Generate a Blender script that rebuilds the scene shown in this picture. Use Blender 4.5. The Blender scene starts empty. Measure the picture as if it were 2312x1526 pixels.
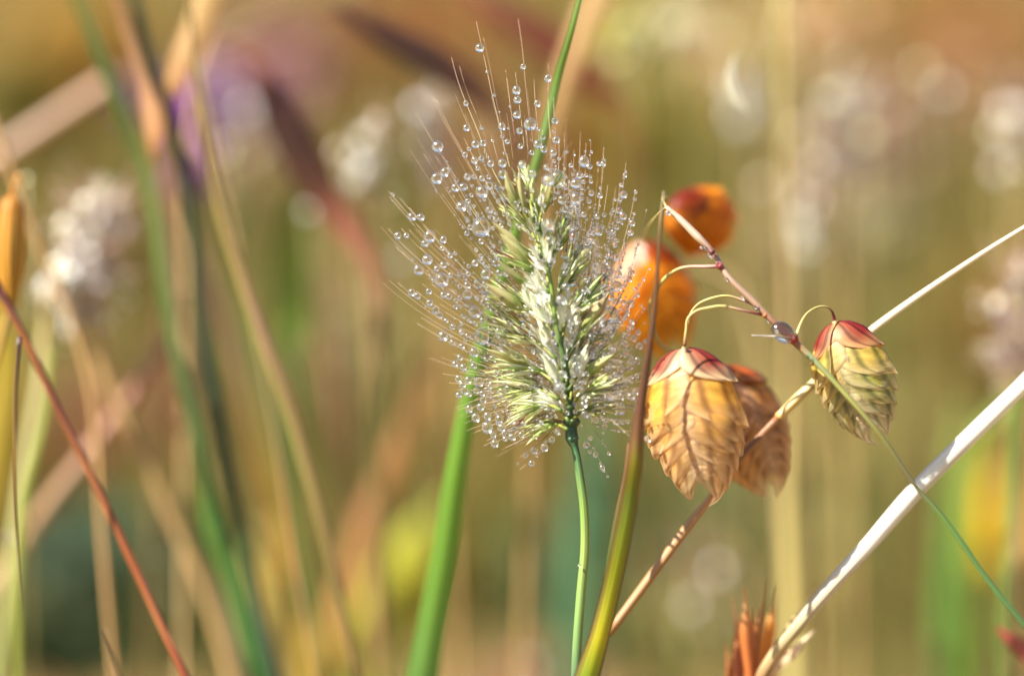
import bpy, math, random
from mathutils import Vector, Matrix, noise
R = math.radians
random.seed(7)
SC = bpy.context.scene
SC.unit_settings.system = 'METRIC'
SC.unit_settings.scale_length = 0.01          # one unit is one centimetre
COL = SC.collection

# ------------------------------------------------------------------ camera
PITCH = 12.0; CAMH = 38.0; FOCUS = 32.11
cam_d = bpy.data.cameras.new('camera'); cam = bpy.data.objects.new('camera', cam_d); COL.objects.link(cam)
cam.location = (0, 0, CAMH); cam.rotation_euler = (R(90 - PITCH), 0, 0)
cam_d.lens = 100; cam_d.sensor_width = 36; cam_d.clip_start = 1; cam_d.clip_end = 20000
cam_d.dof.use_dof = True; cam_d.dof.focus_distance = FOCUS
cam_d.dof.aperture_fstop = 0.1 / (2 * 0.95)   # a 19 mm wide aperture in centimetre units
cam_d.dof.aperture_blades = 0
SC.camera = cam
CR = Vector((1, 0, 0)); CF = Vector((0, math.cos(R(PITCH)), -math.sin(R(PITCH)))); CU = CR.cross(CF).normalized()
CL = Vector((0, 0, CAMH)); TOCAM = -CF
PXC = 0.36 / 2312
def P(px, py, z=FOCUS):                        # a point at depth z
    return CL + CF * z + CR * ((px - 1156) * PXC * z) - CU * ((py - 763) * PXC * z)
def W(w, z=FOCUS): return w * PXC * z

# ------------------------------------------------------------------ light
SUN = (CR * -0.66 + CU * 0.72 + CF * -0.42).normalized()
w = bpy.data.worlds.new('World'); SC.world = w; w.use_nodes = True
nt = w.node_tree; bg = nt.nodes['Background']
sky = nt.nodes.new('ShaderNodeTexSky'); sky.sky_type = 'NISHITA'; sky.sun_disc = False
sky.sun_elevation = math.asin(SUN.z); sky.sun_rotation = math.atan2(SUN.x, SUN.y)
nt.links.new(sky.outputs[0], bg.inputs[0]); bg.inputs[1].default_value = 0.062
sl = bpy.data.lights.new('sun', 'SUN'); sl.energy = 5.0; sl.angle = R(0.53); sl.color = (1, 0.955, 0.87)
so = bpy.data.objects.new('sun', sl); COL.objects.link(so); so.rotation_euler = SUN.to_track_quat('Z', 'Y').to_euler()
so.location = (0, 0, 300)
SC.view_settings.view_transform = 'Standard'; SC.view_settings.look = 'None'
SC.view_settings.exposure = 1.95; SC.view_settings.gamma = 1
SC.render.engine = 'CYCLES'
cy = SC.cycles; cy.use_denoising = True; cy.max_bounces = 14; cy.transmission_bounces = 10
cy.transparent_max_bounces = 24; cy.diffuse_bounces = 4; cy.glossy_bounces = 4
cy.sample_clamp_indirect = 6; cy.caustics_refractive = False; cy.caustics_reflective = False; cy.blur_glossy = 0.3

# ------------------------------------------------------------------ colour
def lin(c):
    c /= 255.0
    return c / 12.92 if c <= 0.04045 else ((c + 0.055) / 1.055) ** 2.4
KA = 0.68
def C(r, g, b, k=1.0): return (lin(r) * KA * k, lin(g) * KA * k, lin(b) * KA * k)
def mixc(a, b, t): return tuple(a[i] * (1 - t) + b[i] * t for i in range(3))
def jit(c, s, rng=random):
    f = 1 + rng.uniform(-s, s)
    return tuple(max(0.004, min(0.9, x * f * (1 + rng.uniform(-s, s) * 0.35))) for x in c)

# ------------------------------------------------------------------ materials (base colour from the mesh's own colours plus streaks)
def plant(name, trans=0.35, rough=0.5, streak=0.35, su=14, sv=3, spec=0.3, clear=0.0, bump=0.15, veins=0.0, tsat=1.0):
    m = bpy.data.materials.new(name); m.use_nodes = True
    n = m.node_tree.nodes; l = m.node_tree.links; n.clear()
    out = n.new('ShaderNodeOutputMaterial')
    at = n.new('ShaderNodeAttribute'); at.attribute_name = 'Col'
    uv = n.new('ShaderNodeUVMap')
    mp = n.new('ShaderNodeMapping'); mp.inputs['Scale'].default_value = (su, sv, 1)
    l.new(uv.outputs[0], mp.inputs[0])
    nz = n.new('ShaderNodeTexNoise'); nz.inputs['Scale'].default_value = 1.0; nz.inputs['Detail'].default_value = 4
    l.new(mp.outputs[0], nz.inputs['Vector'])
    mr = n.new('ShaderNodeMapRange'); mr.inputs[1].default_value = 0.3; mr.inputs[2].default_value = 0.7
    mr.inputs[3].default_value = 1 - streak; mr.inputs[4].default_value = 1 + streak * 0.6
    l.new(nz.outputs['Fac'], mr.inputs[0])
    mul = n.new('ShaderNodeVectorMath'); mul.operation = 'SCALE'
    l.new(at.outputs['Color'], mul.inputs[0]); l.new(mr.outputs[0], mul.inputs['Scale'])
    col = mul.outputs[0]
    if veins:
        sx = n.new('ShaderNodeSeparateXYZ'); l.new(uv.outputs[0], sx.inputs[0])
        a = n.new('ShaderNodeMath'); a.operation = 'MULTIPLY'; a.inputs[1].default_value = 6.0; l.new(sx.outputs[0], a.inputs[0])
        b = n.new('ShaderNodeMath'); b.operation = 'PINGPONG'; b.inputs[1].default_value = 0.5; l.new(a.outputs[0], b.inputs[0])
        c2 = n.new('ShaderNodeMapRange'); c2.inputs[1].default_value = 0.05; c2.inputs[2].default_value = 0.26
        c2.inputs[3].default_value = veins; c2.inputs[4].default_value = 0.0; l.new(b.outputs[0], c2.inputs[0])
        fade = n.new('ShaderNodeMapRange'); fade.inputs[1].default_value = 0.55; fade.inputs[2].default_value = 1.0
        fade.inputs[3].default_value = 1.0; fade.inputs[4].default_value = 0.7; l.new(sx.outputs[1], fade.inputs[0])
        f2 = n.new('ShaderNodeMath'); f2.operation = 'MULTIPLY'; l.new(c2.outputs[0], f2.inputs[0]); l.new(fade.outputs[0], f2.inputs[1])
        mx = n.new('ShaderNodeMix'); mx.data_type = 'RGBA'; l.new(f2.outputs[0], mx.inputs[0]); l.new(col, mx.inputs[6])
        at2 = n.new('ShaderNodeAttribute'); at2.attribute_name = 'Vein'; l.new(at2.outputs['Color'], mx.inputs[7])
        col = mx.outputs[2]
    pb = n.new('ShaderNodeBsdfPrincipled'); pb.inputs['Roughness'].default_value = rough
    pb.inputs['Specular IOR Level'].default_value = spec
    l.new(col, pb.inputs['Base Color'])
    bp = n.new('ShaderNodeBump'); bp.inputs['Strength'].default_value = bump; bp.inputs['Distance'].default_value = 0.02
    l.new(nz.outputs['Fac'], bp.inputs['Height']); l.new(bp.outputs[0], pb.inputs['Normal'])
    last = pb.outputs[0]
    if trans:
        tr = n.new('ShaderNodeBsdfTranslucent')
        gm = n.new('ShaderNodeGamma'); gm.inputs[1].default_value = tsat; l.new(col, gm.inputs[0]); l.new(gm.outputs[0], tr.inputs['Color'])
        ms = n.new('ShaderNodeMixShader'); ms.inputs[0].default_value = trans
        l.new(last, ms.inputs[1]); l.new(tr.outputs[0], ms.inputs[2]); last = ms.outputs[0]
    if clear:
        tp = n.new('ShaderNodeBsdfTransparent'); ms = n.new('ShaderNodeMixShader'); ms.inputs[0].default_value = clear
        l.new(last, ms.inputs[1]); l.new(tp.outputs[0], ms.inputs[2]); last = ms.outputs[0]
    l.new(last, out.inputs[0])
    return m
M = dict(
    leaf=plant('leaf_blade', 0.40, 0.42, 0.5, 22, 2.5, 0.4, bump=0.5),
    stem=plant('grass_stem', 0.12, 0.42, 0.38, 16, 3, 0.4, bump=0.4),
    awn=plant('awn_bristle', 0.35, 0.5, 0.15, 2, 20, 0.3, bump=0),
    lemma=plant('green_lemma', 0.40, 0.5, 0.35, 7, 1.5, 0.4),
    papery=plant('papery_lemma', 0.58, 0.42, 0.35, 6, 5, 0.35, clear=0.25, bump=0.8, veins=0.72, tsat=1.15),
    glume=plant('glossy_glume', 0.38, 0.48, 0.45, 12, 1.2, 0.25, bump=0.3, veins=0.95),
    soft=plant('far_foliage', 0.40, 0.6, 0.25, 3, 3, 0.2, bump=0),
    hairy=plant('downy_stem', 0.25, 0.55, 0.32, 12, 4, 0.3, bump=0.8),
)
def glass(name, rough):
    m = bpy.data.materials.new(name); m.use_nodes = True
    n = m.node_tree.nodes; l = m.node_tree.links; n.clear()
    out = n.new('ShaderNodeOutputMaterial')
    g = n.new('ShaderNodeBsdfGlass'); g.inputs['IOR'].default_value = 1.36; g.inputs['Roughness'].default_value = rough; g.distribution = 'GGX'
    g.inputs['Color'].default_value = (1, 1, 1, 1)
    tp = n.new('ShaderNodeBsdfTransparent'); ms = n.new('ShaderNodeMixShader'); ms.inputs[0].default_value = 0.28
    gl = n.new('ShaderNodeBsdfGlossy'); gl.inputs['Roughness'].default_value = 0.16
    lw = n.new('ShaderNodeFresnel'); lw.inputs['IOR'].default_value = 1.7
    m2 = n.new('ShaderNodeMixShader'); l.new(lw.outputs[0], m2.inputs[0])
    l.new(g.outputs[0], m2.inputs[1]); l.new(gl.outputs[0], m2.inputs[2])
    l.new(m2.outputs[0], ms.inputs[1]); l.new(tp.outputs[0], ms.inputs[2]); l.new(ms.outputs[0], out.inputs[0])
    return m
WATER = glass('water', 0.0); FARWATER = glass('misted_water', 0.3)

# ------------------------------------------------------------------ mesh building
class MB:
    def __init__(s): s.v = []; s.f = []; s.uv = []; s.c = []; s.vc = []
    def vert(s, p, uv, c, vc=(0, 0, 0)):
        s.v.append(p); s.uv.append(uv); s.c.append(c); s.vc.append(vc); return len(s.v) - 1
    def build(s, name, mat, parent=None, origin=None, smooth=True):
        me = bpy.data.meshes.new(name)
        o3 = origin if origin is not None else Vector((0, 0, 0))
        me.from_pydata([tuple(p - o3) for p in s.v], [], s.f)
        uvl = me.uv_layers.new(name='UVMap')
        li = [0] * len(me.loops); me.loops.foreach_get('vertex_index', li)
        flat = []
        for i in li: flat += s.uv[i]
        uvl.data.foreach_set('uv', flat)
        ca = me.color_attributes.new('Col', 'FLOAT_COLOR', 'POINT'); fl = []
        for c in s.c: fl += [c[0], c[1], c[2], 1]
        ca.data.foreach_set('color', fl)
        if any(c[0] or c[1] for c in s.vc):
            cb = me.color_attributes.new('Vein', 'FLOAT_COLOR', 'POINT'); fl = []
            for c in s.vc: fl += [c[0], c[1], c[2], 1]
            cb.data.foreach_set('color', fl)
        if smooth: me.polygons.foreach_set('use_smooth', [True] * len(me.polygons))
        me.materials.append(mat); me.update()
        o = bpy.data.objects.new(name, me); COL.objects.link(o)
        if parent: o.parent = parent
        elif origin is not None: o.location = origin
        return o
def tag(o, label=None, cat=None, group=None, kind=None):
    for k, v in (('label', label), ('category', cat), ('group', group), ('kind', kind)):
        if v: o[k] = v
    return o
def thing(name, loc, label, cat, group=None):
    o = bpy.data.objects.new(name, None); COL.objects.link(o); o.location = loc; o.empty_display_size = 0.3
    return tag(o, label, cat, group, 'thing')
def spline(pts, vals, n):
    """Catmull-Rom through pts, with any tuple of values carried along"""
    k = len(pts); out = []
    for i in range(n + 1):
        t = i / n * (k - 1); j = min(int(t), k - 2); f = t - j
        b = pts[j]; c = pts[j + 1]; h = max((c - b).length, 1e-6)
        def slope(i):
            if i <= 0: return (pts[1] - pts[0]) / max((pts[1] - pts[0]).length, 1e-6)
            if i >= k - 1: return (pts[-1] - pts[-2]) / max((pts[-1] - pts[-2]).length, 1e-6)
            h0 = max((pts[i] - pts[i - 1]).length, 1e-6); h1 = max((pts[i + 1] - pts[i]).length, 1e-6)
            return ((pts[i] - pts[i - 1]) / h0 * h1 + (pts[i + 1] - pts[i]) / h1 * h0) / (h0 + h1)
        m0 = slope(j) * h; m1 = slope(j + 1) * h; f2 = f * f; f3 = f2 * f
        p = b * (2 * f3 - 3 * f2 + 1) + m0 * (f3 - 2 * f2 + f) + c * (3 * f2 - 2 * f3) + m1 * (f3 - f2)
        vs = []
        for v in vals:
            x, y = v[j], v[j + 1]
            vs.append(mixc(x, y, f) if isinstance(x, tuple) else x * (1 - f) + y * f)
        out.append((p, vs, i / n))
    return out
def full(v, k):
    if isinstance(v, tuple) or not isinstance(v, list): return [v] * k
    if len(v) == k: return v
    r = []
    for i in range(k):
        t = i / (k - 1) * (len(v) - 1); j = min(int(t), len(v) - 2); f = t - j
        r.append(mixc(v[j], v[j + 1], f) if isinstance(v[j], tuple) else v[j] * (1 - f) + v[j + 1] * f)
    return r
def tube(mb, pts, rad, col, sides=8, n=None, wob=0.0):
    k = len(pts); rad = full(rad, k); col = full(col, k); n = n or (k - 1) * 6
    S = spline(pts, [rad, col], n); prev = None; rings = []
    for i, (p, (r, c), t) in enumerate(S):
        q = S[min(i + 1, n)][0] - S[max(i - 1, 0)][0]
        q = q.normalized() if q.length > 1e-9 else Vector((0, 0, 1))
        if prev is None:
            a = q.cross(TOCAM); a = a.normalized() if a.length > 1e-4 else q.orthogonal().normalized()
        else:
            a = (prev - q * prev.dot(q)).normalized()
        prev = a; b = q.cross(a); ring = []
        rr = r * (1 + wob * noise.noise(p * 3.0))
        for s in range(sides):
            an = 2 * math.pi * s / sides
            ring.append(mb.vert(p + (a * math.cos(an) + b * math.sin(an)) * rr, (s / sides, t), c))
        rings.append(ring)
    for x, y in zip(rings, rings[1:]):
        for s in range(sides):
            mb.f.append((x[s], x[(s + 1) % sides], y[(s + 1) % sides], y[s]))
    mb.f.append(tuple(reversed(rings[0]))); mb.f.append(tuple(rings[-1]))
def blade(mb, pts, wid, col, fold=0.25, twist=0.0, n=None, face=None, across=4, edge=None):
    k = len(pts); wid = full(wid, k); col = full(col, k); tw = full(twist, k); n = n or (k - 1) * 6
    S = spline(pts, [wid, col, tw], n); rows = []
    face = face or TOCAM
    for i, (p, (wd, c, a), t) in enumerate(S):
        q = S[min(i + 1, n)][0] - S[max(i - 1, 0)][0]; q = q.normalized() if q.length > 1e-9 else Vector((0, 0, 1))
        x = q.cross(face); x = x.normalized() if x.length > 1e-3 else q.orthogonal().normalized()
        if a: x = Matrix.Rotation(a, 3, q) @ x
        nn = x.cross(q); row = []
        for s in range(across + 1):
            u = s / across * 2 - 1
            cc = c if not edge else mixc(c, edge, abs(u) ** 3)
            row.append(mb.vert(p + x * (u * wd / 2) + nn * (abs(u) - 0.5) * fold * wd * -0.5, (s / across, t), cc))
        rows.append(row)
    for a, b in zip(rows, rows[1:]):
        for s in range(across): mb.f.append((a[s], a[s + 1], b[s + 1], b[s]))
def to_ground(pts, lean=None, sag=0.35):
    """carry a stem on down to the soil below the frame"""
    p = pts[-1]; d = (pts[-1] - pts[-2]).normalized()
    res = list(pts); steps = 3; h = p.z
    x, y = d.x, d.y
    f = min(0.7, abs(d.z) if abs(d.z) > 0.05 else 0.05)
    sx = max(-6, min(6, x / f * h * sag)); sy = max(-5, min(5, y / f * h * sag))
    q = p + d * 2.5; res.append(q); h = q.z
    for i in range(1, steps + 1):
        t = i / steps; e = 1 - (1 - t) ** 1.6
        res.append(Vector((q.x + sx * e, q.y + sy * e, h * (1 - t) - (0.3 if i == steps else 0))))
    return res
def path(lst, z):
    """[(px,py)] or [(px,py,z)] into points"""
    k = len(lst); zz = full(z, k)
    return [P(a[0], a[1], a[2] if len(a) > 2 else zz[i]) for i, a in enumerate(lst)]
def rv(rng=random):
    while True:
        v = Vector((rng.uniform(-1, 1), rng.uniform(-1, 1), rng.uniform(-1, 1)))
        if 0.05 < v.length < 1: return v

# ------------------------------------------------------------------ ground and far meadow
def ground():
    m = bpy.data.materials.new('meadow_soil'); m.use_nodes = True
    n = m.node_tree.nodes; l = m.node_tree.links; pb = n['Principled BSDF']
    tc = n.new('ShaderNodeTexCoord')
    a = n.new('ShaderNodeTexNoise'); a.inputs['Scale'].default_value = 0.035; a.inputs['Detail'].default_value = 3
    b = n.new('ShaderNodeTexNoise'); b.inputs['Scale'].default_value = 1.2; b.inputs['Detail'].default_value = 8
    l.new(tc.outputs['Object'], a.inputs['Vector']); l.new(tc.outputs['Object'], b.inputs['Vector'])
    r = n.new('ShaderNodeValToRGB'); e = r.color_ramp.elements
    e[0].position = 0.35; e[0].color = (*C(140, 120, 60), 1); e[1].position = 0.68; e[1].color = (*C(190, 150, 100), 1)
    x = e.new(0.5); x.color = (*C(175, 135, 80), 1)
    l.new(a.outputs['Fac'], r.inputs[0])
    mr = n.new('ShaderNodeMapRange'); mr.inputs[3].default_value = 0.6; mr.inputs[4].default_value = 1.3; l.new(b.outputs['Fac'], mr.inputs[0])
    mu = n.new('ShaderNodeVectorMath'); mu.operation = 'SCALE'; l.new(r.outputs[0], mu.inputs[0]); l.new(mr.outputs[0], mu.inputs['Scale'])
    l.new(mu.outputs[0], pb.inputs['Base Color']); pb.inputs['Roughness'].default_value = 0.95
    bp = n.new('ShaderNodeBump'); bp.inputs['Strength'].default_value = 0.8; bp.inputs['Distance'].default_value = 1.0
    l.new(b.outputs['Fac'], bp.inputs['Height']); l.new(bp.outputs[0], pb.inputs['Normal'])
    me = bpy.data.meshes.new('ground'); vs = []; fs = []; N = 60; ext = 9000
    for j in range(N + 1):
        for i in range(N + 1):
            u = i / N * 2 - 1; v = j / N * 2 - 1
            X = ext * u * abs(u) ** 1.6; Y = ext * v * abs(v) ** 1.6
            vs.append((X, Y, noise.noise(Vector((X * 0.02, Y * 0.02, 3))) * 1.2 - 0.6))
    for j in range(N):
        for i in range(N):
            k = j * (N + 1) + i; fs.append((k, k + 1, k + N + 2, k + N + 1))
    me.from_pydata(vs, [], fs); me.polygons.foreach_set('use_smooth', [True] * len(fs)); me.materials.append(m)
    o = bpy.data.objects.new('ground', me); COL.objects.link(o); tag(o, kind='structure')
ground()
def meadow():
    rng = random.Random(3); mb = MB()
    pal = [C(170, 138, 78), C(155, 125, 66), C(135, 122, 50), C(175, 152, 88), C(122, 122, 55), C(145, 108, 60)]
    for k in range(16000):
        y = 115 + (rng.random() ** 1.6) * 700; x = rng.uniform(-0.30, 0.30) * y * 1.3 + rng.uniform(-15, 15)
        h = rng.uniform(8, 30) * (1 if y > 160 else 0.55); g = noise.noise(Vector((x * 0.03, y * 0.012, 1)))
        c = pal[int(max(0, min(5.99, 3 + g * 5 + rng.uniform(-1.2, 1.2))))]; c = jit(c, 0.25, rng)
        b = Vector((x, y, -0.5)); d = Vector((rng.uniform(-.4, .4), rng.uniform(-.4, .4), 1))
        wd = rng.uniform(0.3, 0.7) * (0.7 + y / 400)
        sx = Vector((rng.uniform(-1, 1), rng.uniform(-.5, .5), 0)).normalized() * wd / 2
        m1 = b + d * h * 0.55; tp = b + Vector((d.x * 1.9, d.y * 1.9, 1)) * h * 0.95
        i = len(mb.v)
        for p, u, v in ((b - sx, 0, 0), (b + sx, 1, 0), (m1 - sx * .8, 0, .5), (m1 + sx * .8, 1, .5), (tp, .5, 1)): mb.vert(p, (u, v), c)
        mb.f += [(i, i + 1, i + 3, i + 2), (i + 2, i + 3, i + 4)]
    o = mb.build('meadow_grass', M['soft']); tag(o, 'tan and olive meadow grass blurred into one mass far behind', 'grass', kind='stuff')
meadow()
def litter():
    rng = random.Random(5); mb = MB()
    pal = [C(120, 110, 50), C(160, 130, 80), C(90, 110, 45)]
    for k in range(3500):
        y = rng.uniform(5, 118); x = rng.uniform(-1, 1) * (10 + y * 0.5); h = rng.uniform(3, 11)
        c = jit(rng.choice(pal), 0.25, rng); b = Vector((x, y, -0.5)); d = Vector((rng.uniform(-.7, .7), rng.uniform(-.7, .7), 1))
        sx = Vector((rng.uniform(-1, 1), rng.uniform(-1, 1), 0)).normalized() * 0.12
        i = len(mb.v); m1 = b + d * h * 0.5; tp = b + Vector((d.x * 2, d.y * 2, 1)) * h * 0.9
        for p, u, v in ((b - sx, 0, 0), (b + sx, 1, 0), (m1 - sx * .8, 0, .5), (m1 + sx * .8, 1, .5), (tp, .5, 1)): mb.vert(p, (u, v), c)
        mb.f += [(i, i + 1, i + 3, i + 2), (i + 2, i + 3, i + 4)]
    o = mb.build('short_turf', M['soft']); tag(o, 'short green and straw coloured turf at the foot of the stems', 'grass', kind='stuff')
litter()

# ------------------------------------------------------------------ far plants, all strongly out of focus
def lens_leaf(mb, p, d, L, wd, c, rng, n=4, droop=0.15):
    x = d.cross(rv(rng)).normalized(); up = x.cross(d)
    rows = []
    for i in range(n + 1):
        t = i / n; wv = wd / 2 * math.sin(math.pi * (0.08 + 0.90 * t)) ** 0.8
        q = p + d * L * t - up * droop * L * t * t
        rows.append((mb.vert(q - x * wv, (0, t), c), mb.vert(q + up * wv * 0.25, (0.5, t), c), mb.vert(q + x * wv, (1, t), c)))
    for a, b in zip(rows, rows[1:]):
        mb.f.append((a[0], a[1], b[1], b[0])); mb.f.append((a[1], a[2], b[2], b[1]))
def leafy(name, px, py, z, rx, ry, col, n, ll, lw, label, cat, seed, stemcol=None, part='leaf', up=0.2, jt=0.25):
    """a plant seen as a soft patch: stems from the soil and a cloud of leaves or petals"""
    rng = random.Random(seed); c0 = P(px, py, z); RX, RY = W(rx, z), W(ry, z)
    base = Vector((c0.x + rng.uniform(-1, 1), c0.y, -0.4)); t = thing(name, base, label, cat)
    st = MB(); sc = stemcol or C(120, 125, 60)
    tube(st, [base, base.lerp(c0, 0.5) + Vector((0.4, 0, 0)), c0 + CU * RY * 0.5], [0.07, 0.06, 0.04], sc, 6)
    for k in range(4):
        a = base.lerp(c0, rng.uniform(0.5, 0.9)); v = rv(rng); e = c0 + CR * v.x * RX * 0.8 + CU * v.y * RY * 0.8 + CF * v.z * RX * 0.5
        tube(st, [a, a.lerp(e, 0.6) + Vector((0, 0, 0.3)), e], [0.05, 0.04, 0.03], sc, 5)
    st.build('stem', M['stem'], t, base)
    mb = MB()
    for k in range(n):
        v = rv(rng); p = c0 + CR * v.x * RX + CU * v.y * RY + CF * v.z * RX * 0.8
        d = (rv(rng) + Vector((0, 0, up)) + (p - c0) * 0.3 / max(RX, 0.1)).normalized()
        cc = col[int(rng.random() * len(col))] if isinstance(col, list) else col
        lens_leaf(mb, p - d * W(ll, z) / 2, d, W(ll, z) * rng.uniform(.7, 1.3), W(lw, z) * rng.uniform(.7, 1.3), jit(tuple(min(.85, x * q_) for x, q_ in zip(cc, (1.0, 0.97, 0.86))), jt, rng), rng)
    o = mb.build('foliage' if part == 'leaf' else part, M['soft'], t, base)
    if cat == 'flower' and z < 75 and 'purple' not in name:
        for k in range(5):  # whitish beads added among the petals to blur into bright discs
            mb = MB()
            p = c0 + CR * rng.uniform(-1, 1) * RX + CU * rng.uniform(-1, 1) * RY - CF * RX * .9; r = W(rng.uniform(7, 13), z); dv = rv(rng).normalized()
            tube(mb, [p - dv * r, p, p + dv * r], [r * .4, r, r * .4], jit(mixc(col[0] if isinstance(col, list) else col, C(255, 255, 245), .75), .05, rng), 8, n=6)
            mb.build('bud', M['awn'], t, base)
    return t
def tuft(name, px, py, z, rx, h, col, n, wd, label, cat, seed, lean=0.0):
    """a grass tuft: blades from the soil ending around py"""
    rng = random.Random(seed); c0 = P(px, py, z); base = Vector((c0.x, c0.y, -0.4)); RX = W(rx, z)
    mb = MB()
    for k in range(n):
        v = rv(rng); tip = c0 + CR * (v.x * RX) + Vector((0, v.z * RX, -abs(v.y) * W(h, z)))
        b = base + Vector((v.x * RX * 0.6 - lean * 4, v.z * RX * 0.6, 0))
        cc = jit(col[int(rng.random() * len(col))] if isinstance(col, list) else col, 0.2, rng)
        mid = b.lerp(tip, 0.55) + Vector((-v.x * RX * .2, 0, 1.0)); ww = W(wd, z)
        blade(mb, [b, mid, tip], [ww, ww, 0.01], cc, 0.3, rng.uniform(-1, 1), n=7, across=2)
    return tag(mb.build(name, M['soft'], None, base), label, cat)

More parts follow.
